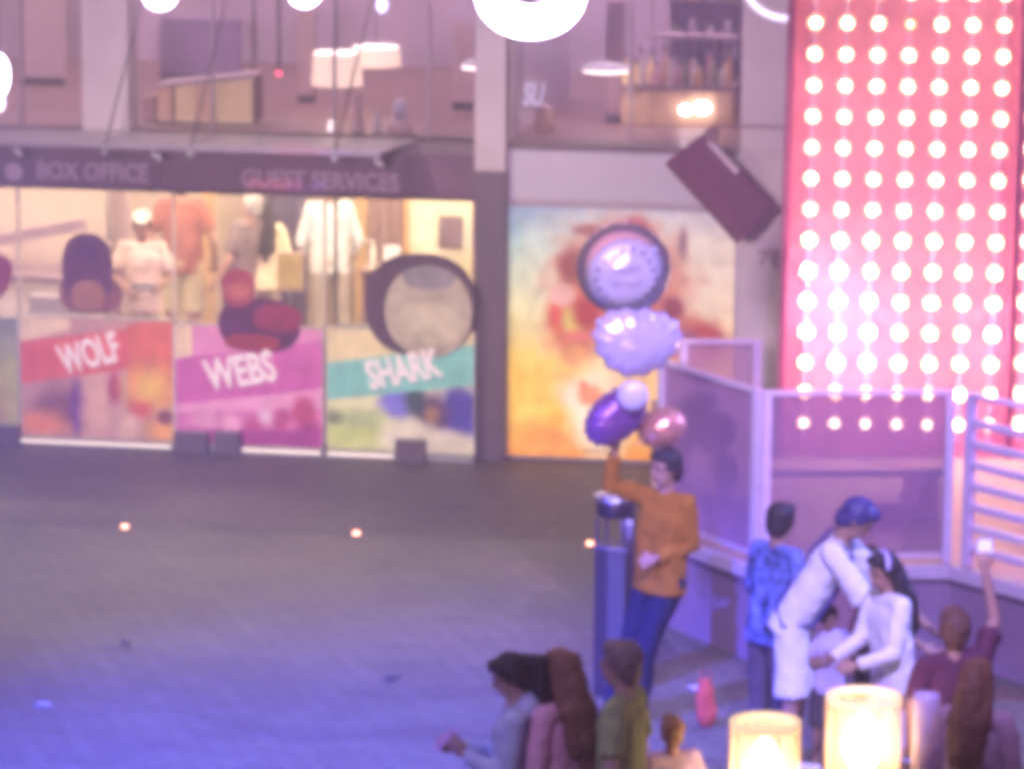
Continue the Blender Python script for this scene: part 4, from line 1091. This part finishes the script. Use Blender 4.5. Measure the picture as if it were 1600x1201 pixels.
    for s, S in (('l', 1), ('r', -1)):
        g = MB(); a = P['a' + s]
        g.cap(a + Vector((0, .035, -.042)) * k, a + Vector((S * .02, -.155, -.05)) * k, .046 * k, .038 * k); g.ell(a + Vector((0, .01, -.01)) * k, (.048 * k, .06 * k, .05 * k))
        g.organic('shoe', ms, t, .012, 2)
    # hair
    st, hm = hair[:2]
    g = MB()
    g.ell(hp(0, .026, .034), (.088 * k, .096 * k, .094 * k), HR)
    if st != 'cap': g.ell(hp(0, -.03, .088), (.066 * k, .06 * k, .034 * k), HR)
    g.ell(hp(0, .055, -.03), (.072 * k, .058 * k, .075 * k), HR)
    for s in (-1, 1): g.ell(hp(s * .07, .028, .01), (.02 * k, .04 * k, .055 * k), HR)
    Rb = R
    if st == 'long':
        prev = hp(0, .07, -.02); nb_ = P['nec'] + Rb @ Vector((0, .10, -.02)) * k; lo = P['che'] + Rb @ Vector((0, .15, -.02)) * k; lo2 = P['wai'] + Rb @ Vector((0, .15, .06)) * k
        g.cap(prev, nb_, .078 * k, .070 * k); g.cap(nb_, lo, .070 * k, .062 * k); g.cap(lo, lo2, .062 * k, .022 * k)
        for s in (-1, 1): g.cap(nb_ + Rb @ Vector((s * .06, 0, 0)) * k, lo + Rb @ Vector((s * .055, -.01, -.03)) * k, .055 * k, .04 * k); g.cap(hp(s * .07, .03, -.01), nb_ + Rb @ Vector((s * .075, -.03, 0)) * k, .03 * k, .045 * k)
    if st == 'pony':
        a = hp(0, .11, .045); b2 = hp(0, .17, .0); c = P['nec'] + Rb @ Vector((0, .16, -.03)) * k; d = P['che'] + Rb @ Vector((0, .18, .03)) * k
        g.cap(a, b2, .035 * k, .05 * k); g.cap(b2, c, .05 * k, .055 * k); g.cap(c, d, .055 * k, .02 * k)
    if st == 'bun': g.ell(hp(0, .12, .06), (.045 * k, .045 * k, .045 * k))
    g.organic('hair', hm, t, .010, 1, fold=.022, fscale=.03)
    if st == 'cap':
        cm = hair[2]
        g = MB(); g.ell(hp(0, .010, .072), (.090 * k, .104 * k, .064 * k), HR); g.ell(hp(0, -.105, .062), (.062 * k, .055 * k, .010 * k), HR @ rx(.1))
        g.organic('cap', cm, t, .009, 2)
    if hood: pass
    return t, P, k
def far_hand(P, k, s): return P['w' + s]
def W(t, v):
    """local point of a thing in world space (yaw only)"""
    c, s = math.cos(t.rotation_euler.z), math.sin(t.rotation_euler.z)
    return Vector((t.location.x + v.x * c - v.y * s, t.location.y + v.x * s + v.y * c, t.location.z + v.z))
PI = math.pi
h_black = mat('hair_black', (.022, .014, .02), .5, bump=.3, bscale=150)
h_brown = mat('hair_brown', (.11, .05, .035), .5, bump=.3, bscale=150)
h_red = mat('hair_auburn', (.20, .085, .045), .5, bump=.3, bscale=150)
h_grey = mat('hair_grey', (.42, .38, .40), .6, bump=.3, bscale=150)
h_blond = mat('hair_blond', (.42, .24, .10), .6, bump=.3, bscale=150)
jeans = cloth('indigo_jeans', (.012, .013, .05)); khaki = cloth('khaki_cotton', (.55, .46, .30)); darkp = cloth('charcoal_cotton', (.09, .07, .09))
def inside(px, Y, zfloor=.03, dpx=400):
    q = at_y(px, dpx, Y); return Vector((q.x, Y, zfloor))

# guests in the box office, behind the glass
pos = head_at(222, 330, 1.70 + .03); pos.z = .03
t, P, k = person('person in a white cap and pale pink T-shirt looking down behind the left window', pos, 1.70, .05, ('tee', cloth('pale_pink_cotton', (.72, .52, .48))), ('shorts', khaki), ('cap', h_brown, cloth('cap_cotton', (.62, .60, .58))), 1,
                 head=(0, .08), joints=dict(el=(.25, -.02, 1.16), er=(-.25, -.02, 1.16), wl=(.13, -.24, 1.12), wr=(-.10, -.25, 1.08)), voxel=.014)
hp_ = W(t, (P['wl'] + P['wr']) / 2 + Vector((0, -.08, .03)))
o = thing('leaflet', 'white leaflet held by the guest in the white cap', 'leaflet', hp_, .05)
MB().add([(-.10, 0, -.03), (.10, -.01, -.03), (.11, -.09, .05), (-.09, -.08, .05), (-.10, 0.003, -.028), (.10, -.007, -.028), (.11, -.087, .052), (-.09, -.077, .052)], [(3, 2, 1, 0), (4, 5, 6, 7), (0, 1, 5, 4), (1, 2, 6, 5), (2, 3, 7, 6), (3, 0, 4, 7)]).build('page', m_white, o)
MB().box(-.06, .06, -.07, -.066, .0, .012).build('fold', m_white, o)
q = head_at(284, 262, 1.88); q.z = .03
person('person in a salmon shirt and khaki shorts seen from behind in the box office', q, 1.85, PI - .15, ('tee', cloth('salmon_cotton', (.38, .14, .11))), ('shorts', khaki), ('short', h_brown), 0, voxel=.014,
       joints=dict(el=(.27, .02, 1.15), er=(-.27, .02, 1.15), wl=(.25, -.12, .92), wr=(-.25, -.12, .92)))
q = head_at(372, 296, 1.74); q.z = .03
person('person in a grey shirt with pale hair bowing beside the long haired guest', q, 1.72, -PI / 2 - .6, ('tee', cloth('mushroom_cotton', (.24, .18, .19))), ('trousers', darkp), ('short', h_grey), 0, lean=-.22, head=(.1, -.1), voxel=.014)
q = head_at(410, 306, 1.66); q.z = .03
person('person with long dark hair and a cream top seen from behind in the box office', q, 1.62, PI + .25, ('long', cloth('cream_knit', (.88, .78, .55))), ('trousers', cloth('taupe_cotton', (.36, .28, .26))), ('long', h_black), 0, voxel=.014,
       joints=dict(el=(.27, -.03, 1.18), er=(-.25, -.03, 1.18), wl=(.16, -.22, 1.08), wr=(-.14, -.22, 1.05)))
q = head_at(515, 268, 1.83); q.z = .03
person('person in a loose white shirt and grey trousers seen from behind in the box office', q, 1.80, PI + .05, ('long', cloth('white_linen', (.80, .82, .88))), ('trousers', cloth('stone_cotton', (.46, .40, .36))), ('short', h_brown), 0, voxel=.014,
       joints=dict(el=(.25, -.05, 1.13), er=(-.25, -.04, 1.13), wl=(.22, -.20, 1.0), wr=(-.22, -.20, 1.0)))
# ornament upstairs
x_ = fp(625, 205, .35)[0]
t = fthing('bust_ornament', 'white domed bust with a pink base on the upstairs window ledge', 'ornament', x_, .35, zu)
MB().lathe([(.10, 0), (.105, .04), (.095, .09), (.06, .10)], 20).build('pedestal', mat('pink_plinth', (.66, .42, .44), .5), t, True)
MB().lathe([(.05, .10), (.062, .14), (.066, .20), (.05, .25), (.02, .275), (.004, .28)], 20).build('dome', mat('bust_white', (.75, .68, .76), .5, var=.25, scale=20), t, True)
MB().ell((0, -.05, .15), (.035, .02, .03)).build('face_hollow', m_iw2, t, True)

# balloon seller
pos = head_at(1034, 698, 1.74)
SELL, P, k = person('balloon seller in an orange top and blue trousers leaning with one arm raised', pos, 1.74, -.62, ('long', cloth('orange_jersey', (.34, .135, .012))), ('trousers', jeans), ('short', h_black), 1,
                 lean=.0, roll=.05, head=(-.30, .12),
                 joints=dict(er=(-.28, -.14, 1.50), wr=(-.23, -.17, 1.71), el=(.185, .06, 1.16), wl=(.07, -.15, 1.10), kl=(-.05, -.06, .52), kr=(-.20, .0, .50), al=(-.18, .02, .085), ar=(-.36, .06, .085), sr=(-.165, 0, 1.44)), voxel=.011, shoes=m_dark)
hand = W(SELL, P['wr'] + Vector((0, 0, .05)))
# balloons
def foil(name, col, rough=.22, metal=.35): return mat(name, col, rough, metal, var=.12, scale=8, coat=.6)
def bl_thing(label, px, py, Y, rot):
    p = at_y(px, py, Y)
    t = thing('foil_balloon', label, 'balloon', p, 0, 'foil balloons of the seller'); t.rotation_euler = rot
    return t, p
def foil_disc(R, T, npk=26, pk=.05):
    """a pillow shaped foil balloon lying in x,z with its edge puckered; thin along y"""
    prof = [0, .12, .3, .5, .66, .8, .9, .96, 1.0]
    mb = MB(); n = 72
    vs = []; fs = []
    for side in (-1, 1):
        base = len(vs)
        for r in prof[1:]:
            for a in range(n):
                an = 2 * PI * a / n
                y = T * (1 - r ** 2.2) ** .55 if r < 1 else 0
                pu = 1 + pk * math.sin(an * npk) * r ** 5
                y *= 1 + .10 * math.sin(an * npk + 1) * r ** 4
                vs.append((R * r * math.cos(an) * pu, side * y, R * r * math.sin(an) * pu))
        vs.append((0, side * T, 0)); c = len(vs) - 1
        for i in range(len(prof) - 2):
            for a in range(n):
                q = (base + i * n + a, base + i * n + (a + 1) % n, base + (i + 1) * n + (a + 1) % n, base + (i + 1) * n + a)
                fs.append(q)
        for a in range(n): fs.append((c, base + a, base + (a + 1) % n))
    mb.add(vs, fs)
    return mb
SY = pos.y
m_bub = glass('bubble_film', (.98, .94, .96), .08, .16)
bt, bp = bl_thing('clear bubble balloon around a dotted lilac foil disc, topmost in the bunch', 975, 420, SY - .1, (0.12, 0, .1))
sc_ = 6000 / SY / .98   # px per metre here
Rb_ = 74 / 266 * 1.0
MB().ell((0, 0, 0), (Rb_ * 1.02, Rb_ * .9, Rb_), n=40, m=24).build('bubble', m_bub, bt, True)
m_rimf = mat('coral_foil', (.95, .42, .36), .25, .1, var=.1, coat=.5)
inner = foil_disc(.232, .07).build('inner_foil', foil('lilac_foil', (.66, .60, .86), .3, .15), bt, True); inner.location = (.006, -.05, -.035)
foil_disc(.262, .035).build('backing_foil', m_rimf, bt, True).location = (.0, .06, .012)
MB().tube([(Rb_ * 1.0 * math.cos(2 * PI * i / 48), 0, Rb_ * .985 * math.sin(2 * PI * i / 48)) for i in range(48)], .004, 6, closed=True).build('rim_highlight', mat('pearly_highlight', (.9, .75, .8), .25, .3), bt, True)  # pale tube stands in for the highlight along the bubble's rim
m_ink = mat('balloon_ink', (.12, .06, .30), .5)
for i in range(18):
    a = 2 * PI * i / 18; r = .175 + .012 * math.sin(i * 5)
    o = MB().ell((0, 0, 0), (.015, .004, .015), n=10, m=6).build('printed_dot', m_ink, inner, True); o.location = (r * math.cos(a), -.056, r * math.sin(a))
o = text('lettering', 'HAPPY', m_ink, inner, (0, -.0745, .03), .075, .16, extr=.0005, align='CENTER'); o = text('lettering', 'BIRTHDAY', m_ink, inner, (0, -.0745, -.045), .06, .18, extr=.0005, align='CENTER')
bt2, bp2 = bl_thing('wide lilac foil balloon with a dark printed line, second from the top', 993, 535, SY - .18, (.15, .12, .25))
fd = foil_disc(.27, .12, 14, .05)
for v in fd.v: v.z *= .78; v.z += .05 * abs(v.x / .27) ** 2
fo = fd.build('foil_body', foil('pale_lilac_foil', (.70, .60, .90)), bt2, True)
for i in range(9):
    o = MB().ell((0, 0, 0), (.013 + .003 * (i % 3), .003, .015), n=10, m=6).build('printed_mark', (m_ink, mat('magenta_ink', (.4, .05, .35), .5))[i > 6], fo, True); o.location = (-.12 + i * .031, -.113 + .0016 * (i - 4) ** 2, -.04)
for i in range(11):
    o = MB().ell((0, 0, 0), (.010, .003, .012), n=10, m=6).build('printed_mark', mat('violet_ink', (.28, .12, .6), .5), fo, True); o.location = (-.125 + i * .025, -.092 + .0012 * (i - 5) ** 2, -.095 + .008 * (i % 2))
bt3, bp3 = bl_thing('small round lilac foil balloon with a speckled face between the larger ones', 988, 618, SY - .32, (.2, 0, -.1))
f3 = foil_disc(.092, .04, 16).build('foil_body', foil('lilac_foil', (.66, .60, .86)), bt3, True)
for i in range(6):
    o = MB().ell((0, 0, 0), (.008, .002, .008), n=8, m=5).build('printed_dot', m_ink, f3, True); o.location = (.04 * math.cos(i * 1.05 + .3), -.030, .04 * math.sin(i * 1.05 + .3))
bt4, bp4 = bl_thing('dark purple oval foil balloon tilted above the raised hand', 962, 650, SY - .12, (.2, -.62, .35))
fd = foil_disc(.215, .12, 18)
for v in fd.v: v.z *= .74
fd.build('foil_body', foil('deep_purple_foil', (.22, .08, .30)), bt4, True)
MB().lathe([(.012, 0), (.008, .05)], 10, (-.2, 0, -.02)).build('neck', foil('deep_purple_foil', (.22, .08, .30)), bt4)
bt5, bp5 = bl_thing('glossy coral and gold foil balloon right of the purple one', 1034, 668, SY + .12, (.1, -.35, 0))
fd = foil_disc(.152, .11, 14)
for v in fd.v: v.z *= .80
fd.build('foil_body', foil('coral_gold_foil', (.72, .34, .28), .18, .5), bt5, True)
MB().ell((0, 0, -.045), (.11, .085, .05), n=24, m=12).build('gold_panel', foil('gold_foil', (.72, .55, .18), .2, .5), bt5, True)
m_ribbon = mat('balloon_ribbon', (.7, .6, .7), .4)
for i, (bb, bp_) in enumerate(((bt, bp), (bt2, bp2), (bt3, bp3), (bt4, bp4), (bt5, bp5))):
    s_ = thing('ribbon', ['ribbon of the topmost bubble balloon', 'ribbon of the wide lilac balloon', 'ribbon of the small speckled balloon', 'ribbon of the dark purple balloon', 'ribbon of the coral balloon'][i] + ' running down to the seller', 'ribbon', hand, 0, 'balloon ribbons')
    e_ = bp_ + Vector((0, .06, -.1)) - hand
    MB().tube([(0, 0, 0), e_ * .5 + Vector((.012 * (i - 2), .02, 0)), e_], .0022, 5).build('strand', m_ribbon, s_)
    MB().ell((0, 0, 0), (.004, .004, .006), n=6, m=4).build('knot', m_ribbon, s_)

# group at the foot of the stage
wt = cloth('white_cotton', (.78, .76, .80), .05)
q = head_at(1208, 786, 1.62)
person('person in a blue and purple patterned shirt standing with their back to the stage edge', q, 1.62, PI / 2 + .7, ('long', cloth('blue_print_cotton', (.12, .16, .42), .9)), ('trousers', darkp), ('short', h_black), 1, head=(.2, .2), lean=.10,
       joints=dict(el=(.25, -.08, 1.15), er=(-.24, -.06, 1.14), wl=(.14, -.28, 1.10), wr=(-.13, -.26, 1.08)))
# bending man in white
q = head_at(1255, 1240, 0.0)
q = head_at(1240, 1010, .80)
TM, P, k = person('person in white T-shirt and shorts with a dark shoulder strap bending right', q, 1.80, PI / 2 - .25, ('tee', wt), ('shorts', wt), ('short', mat('hair_blue_black', (.05, .04, .16), .4, bump=.3)), 1, lean=.52, head=(.0, .75),
       joints=dict(el=(.24, -.52, 1.06), er=(-.22, -.50, 1.02), wl=(.15, -.72, .92), wr=(-.16, -.74, .88)))
mb = MB()
R_ = rx(.52); pv = Vector((0, 0, .95))
pts = [(.13, .085, 1.46), (.07, .118, 1.32), (0, .125, 1.16), (-.10, .115, .98), (-.175, .02, .92), (-.12, -.115, 1.0), (0, -.125, 1.18), (.09, -.112, 1.36), (.13, -.03, 1.49), (.135, .03, 1.50)]
pts = [(pv + R_ @ (Vector(p_) - pv)) * k for p_ in pts]
MB().tube(pts, .012, 8, closed=True).build('shoulder_strap', cloth('navy_strap', (.04, .04, .2)), TM)
q = head_at(1362, 852, 1.30)
person('person with long dark hair and a maroon top standing behind the woman in white', q, 1.30, -PI / 2 + .3, ('long', cloth('maroon_cotton', (.22, .07, .10))), ('trousers', darkp), ('long', h_brown), 1, head=(0, .3))
# woman in white
q = head_at(1402, 874, 1.50)
t, P, k = person('person in a white sweatshirt with long dark hair and a pale hair band', q, 1.56, -PI / 2 + .45, ('long', wt), ('skirt', cloth('lilac_cotton', (.5, .44, .6))), ('long', h_black), 1, lean=.14, head=(.15, .25),
                 joints=dict(el=(.21, -.14, 1.14), er=(-.20, -.14, 1.14), wl=(.14, -.36, 1.08), wr=(-.12, -.38, 1.06)))
MB().tube([P['hed'] + Vector((.094 * math.cos(a), -.02 + .02 * math.sin(a), .03 + .098 * math.sin(a))) * k for a in [i * PI / 14 for i in range(15)]], .012, 8).build('hair_band', mat('lilac_band', (.6, .5, .85), .4), t, True)
def stool(label, p, h=.44):
    s = thing('stool', label, 'stool', p)
    MB().lathe([(.17, h - .05), (.185, h - .04), (.185, h - .006), (.17, h)], 24).build('seat', mat('stool_seat', (.22, .12, .09), .5), s, True)
    for a in range(4):
        an = a * PI / 2 + .6
        MB().bar((.10 * math.cos(an), .10 * math.sin(an), h - .05), (.16 * math.cos(an), .16 * math.sin(an), 0), .025).build('leg', m_dark, s)
    return s
# child between them
q = head_at(1296, 945, 1.02)
person('small child in a pale lilac top between the two people in white', q, 1.02, 0.3, ('tee', cloth('lilac_tee', (.55, .48, .78))), ('shorts', darkp), ('short', h_black), 1, head=(.1, .2),
       joints=dict(el=(.24, -.12, 1.2), er=(-.24, -.12, 1.2), wl=(.16, -.26, 1.3), wr=(-.14, -.26, 1.3)))
# person raising a phone
q = head_at(1492, 950, 1.60)
t, P, k = person('person in a brown top holding up a phone by the slatted railing', q, 1.60, PI + .15, ('tee', cloth('brown_cotton', (.10, .03, .06))), ('trousers', darkp), ('short', h_brown), 1,
                 joints=dict(el=(-.0, 0, 0), er=(-.0, 0, 0)) and dict(er=(-.24, .02, 1.18), wr=(-.22, -.08, .95), el=(.25, -.06, 1.66), wl=(.20, -.10, 1.93), sl=(.17, 0, 1.47)))
# the raised arm has to be on the image right: facing away, the person's left (+x local) is image left, so mirror
for o in children(t): o.scale.x = -1
ph = W(t, Vector((-P['wl'].x, P['wl'].y - .03, P['wl'].z + .12)))
o = thing('phone', 'blue lit phone held up in front of the slatted railing', 'phone', ph, PI + .15)
MB().box(-.04, .04, -.004, .004, -.03, .05).build('phone_case', mat('phone_case', (.25, .24, .5), .3), o, bevel=.003)
MB().box(-.036, .036, .0045, .0055, -.026, .046).build('screen', emat('phone_screen', (.35, .35, 1), .9), o)

# front row people
q = head_at(800, 1020, 1.64)
FA, P, k = person('person with a black ponytail and a grey blue jacket looking at a phone', q, 1.64, -PI / 2 + .02, ('hoodie', cloth('grey_blue_fleece', (.52, .56, .74))), ('trousers', jeans), ('pony', h_black), 0, head=(.0, .42),
                 joints=dict(el=(.20, -.03, 1.14), er=(-.20, -.03, 1.14), wl=(.06, -.24, 1.22), wr=(-.06, -.26, 1.24)), voxel=.011)
hp_ = W(FA, (P['wl'] + P['wr']) / 2 + Vector((0, -.09, .05)))
o = thing('phone', 'phone held low by the person with the black ponytail', 'phone', hp_, -PI / 2 + .12)
o.rotation_euler = (-.7, 0, -PI / 2 + .12)
MB().box(-.036, .036, -.004, .004, -.07, .07).build('phone_case', mat('phone_case_pink', (.6, .3, .45), .3), o, bevel=.003)
MB().box(-.032, .032, .0045, .0055, -.064, .064).build('screen', emat('phone_screen', (.35, .35, 1), .9), o)
q = head_at(880, 1014, 1.66)
person('person with long auburn hair over a pink jacket seen from behind', q, 1.66, -PI / 2 - .75, ('hoodie', cloth('pink_fleece', (.80, .42, .52))), ('trousers', jeans), ('long', h_red), 0, voxel=.011)
q = head_at(972, 1000, 1.72)
person('person with cropped hair and an olive green T-shirt seen from behind', q, 1.72, -PI / 2 - .35, ('tee', cloth('olive_cotton', (.34, .38, .16))), ('trousers', cloth('stone_cotton', (.46, .40, .36))), ('short', mat('hair_dusty', (.20, .13, .13), .6)), 0, voxel=.011)
q = head_at(1050, 1117, 1.22)
person('child with fair hair and a pale pink top near the lanterns', q, 1.22, PI + .3, ('tee', cloth('blush_cotton', (.72, .52, .66))), ('shorts', jeans), ('short', h_blond), 0, voxel=.011)
q = head_at(1528, 1030, 1.64)
person('person with thick auburn hair and a dusty pink top at the lower right corner', q, 1.64, PI - .5, ('long', cloth('dusty_rose_knit', (.50, .32, .40))), ('trousers', darkp), ('long', h_red), 0, voxel=.011)

# ------------------------------------------------------------------ lantern tables
def lantern(label, px, py, wpx, Yd, lit=True, hh=.46):
    top = head_at(px, py, 1.24)
    r = wpx / 2 / 318
    t = thing('lantern', label, 'lantern', Vector((top.x, top.y, .78)), 0, 'table lanterns')
    H_ = 1.24 - .78
    if lit:
        fm = mat('lantern_frame', (.62, .42, .22), .5)
        MB().lathe([(r, H_ - .035), (r, H_ - .004), (r * .8, H_), (r * .8, H_ - .035)], 36, capb=False, capt=False).build('top_ring', mat('lantern_top_ring', (.85, .66, .35), .5, emit=(1, .72, .35), estr=.9), t, True)
        MB().lathe([(r * .98, 0), (r, .005), (r, .03), (r * .8, .032)], 36).build('base_ring', fm, t, True)
        sh = MB().lathe([(r * .96, .035), (r * .96, H_ - .04)], 36, capb=False, capt=False).build('shade', mat('lantern_shade', (.9, .72, .5), .8, translucent=.3, transp=.55, emit=(1, .55, .32), estr=.22, var=.03), t, True)
        for a in range(10):
            an = 2 * PI * a / 10
            MB().box(-.004, .004, -.004, .004, .033, H_ - .036).build('upright', fm, t).location = (r * math.cos(an), r * math.sin(an), 0)
        MB().lathe([(.03, .04), (.07, .10), (.095, .18), (.085, .25), (.05, .32), (.02, .36), (.004, .37)], 24).build('bulb', emat('lantern_bulb', (1.0, .74, .42), 26), t, True)
    else:
        MB().lathe([(r, 0), (r, H_ - .02), (r * .97, H_), (.02, H_ + .004)], 36).build('cylinder_body', mat('lilac_cylinder', (.5, .38, .5), .5), t, True)
        MB().lathe([(r * .9, H_ + .002), (r * .88, H_ + .012)], 36).build('lid', mat('lilac_lid', (.62, .5, .8), .4), t, True)
    return top
ta = lantern('lit lantern with a warm bulb, left and lower of the two', 1196, 1124, 112, 0)
tb = lantern('lit lantern with a warm bulb, taller looking and right of the other', 1350, 1084, 122, 0)
tc_ = lantern('unlit pale lilac canister right of the lanterns', 1448, 1086, 46, 0, False)
for top, lb in ((ta, 'round dark table under the left lantern'), (tb + Vector((.12, 0, 0)), 'round dark table under the right lantern and the canister')):
    t = thing('round_table', lb, 'table', Vector((top.x, top.y, 0)), 0, 'round tables with lanterns')
    rr = .34 if top is ta else .38
    MB().lathe([(rr, .745), (rr + .01, .755), (rr + .01, .775), (rr, .78)], 40).build('table_top', mat('table_dark', (.10, .06, .06), .4), t, True)
    MB().tube([(0, 0, .02), (0, 0, .745)], .035, 14).build('stem', m_steel, t); MB().lathe([(.24, 0), (.23, .015), (.04, .03)], 28).build('base', m_steel, t, True)
p = head_at(1131, 1112, .93)
t = thing('cup', 'small white cup left of the lanterns', 'cup', Vector((ta.x - .24, ta.y + .04, .78)))
MB().lathe([(.022, 0), (.03, .07), (.032, .1)], 18).build('cup_body', m_white, t, True); MB().lathe([(.034, .1), (.034, .11), (.01, .115)], 18).build('lid', m_white, t, True)
# red bag at the stage wall
p = head_at(1103, 1012, .50)
t = thing('red_bag', 'orange red bag standing on the ground by the stage wall', 'bag', p, .3); t.scale = (.72, .72, .72)
g = MB(); g.ell((0, 0, .22), (.085, .05, .22)); g.ell((.02, 0, .12), (.09, .06, .12)); g.organic('bag_body', cloth('red_canvas', (.55, .10, .06)), t, .012, 3, fold=.02)
MB().tube([(-.05, 0, .40), (-.04, 0, .50), (.04, 0, .50), (.05, 0, .40)], .007).build('handle', cloth('red_canvas', (.55, .10, .06)), t)

for i, (px_, py_, lb, c_, w_) in enumerate(((68, 1101, 'small pale paper scrap on the blue lit paving at the lower left', (.5, .5, .6), .05), (612, 1060, 'dark fallen leaf on the paving left of the ponytailed person', (.06, .06, .08), .06),
                                           (195, 1008, 'dark leaf lying alone on the left part of the plaza', (.08, .07, .08), .05), (1086, 1075, 'crumpled pale napkin beside the red bag', (.6, .55, .6), .06))):
    t = thing('paper_scrap' if i in (0, 3) else 'fallen_leaf', lb, 'litter', at_z(px_, py_, .0), i * .7)
    vs = [(w_ * math.cos(a * PI / 4) * (1 + .3 * (a % 2)), w_ * .6 * math.sin(a * PI / 4), .006 + .012 * ((a * 3 + i) % 3)) for a in range(8)] + [(0, 0, .022)]
    MB().add(vs, [(a, (a + 1) % 8, 8) for a in range(8)]).build('blade' if i not in (0, 3) else 'sheet', mat('litter_%d' % i, c_, .8), t)

# ------------------------------------------------------------------ haze in the night air
HZ = MB().box(-30, 30, -4, 45, -1.0, 9.4).build('haze', None)
hm = bpy.data.materials.new('night_haze'); hm.use_nodes = True
N = hm.node_tree.nodes; L = hm.node_tree.links
N.remove(N['Principled BSDF'])
pv_ = N.new('ShaderNodeVolumePrincipled'); pv_.inputs['Color'].default_value = (.92, .88, .95, 1); pv_.inputs['Density'].default_value = .012; pv_.inputs['Anisotropy'].default_value = .25
L.new(pv_.outputs['Volume'], N['Material Output'].inputs['Volume'])
HZ.data.materials.append(hm); tag(HZ, kind='stuff')
bpy.context.view_layer.update()
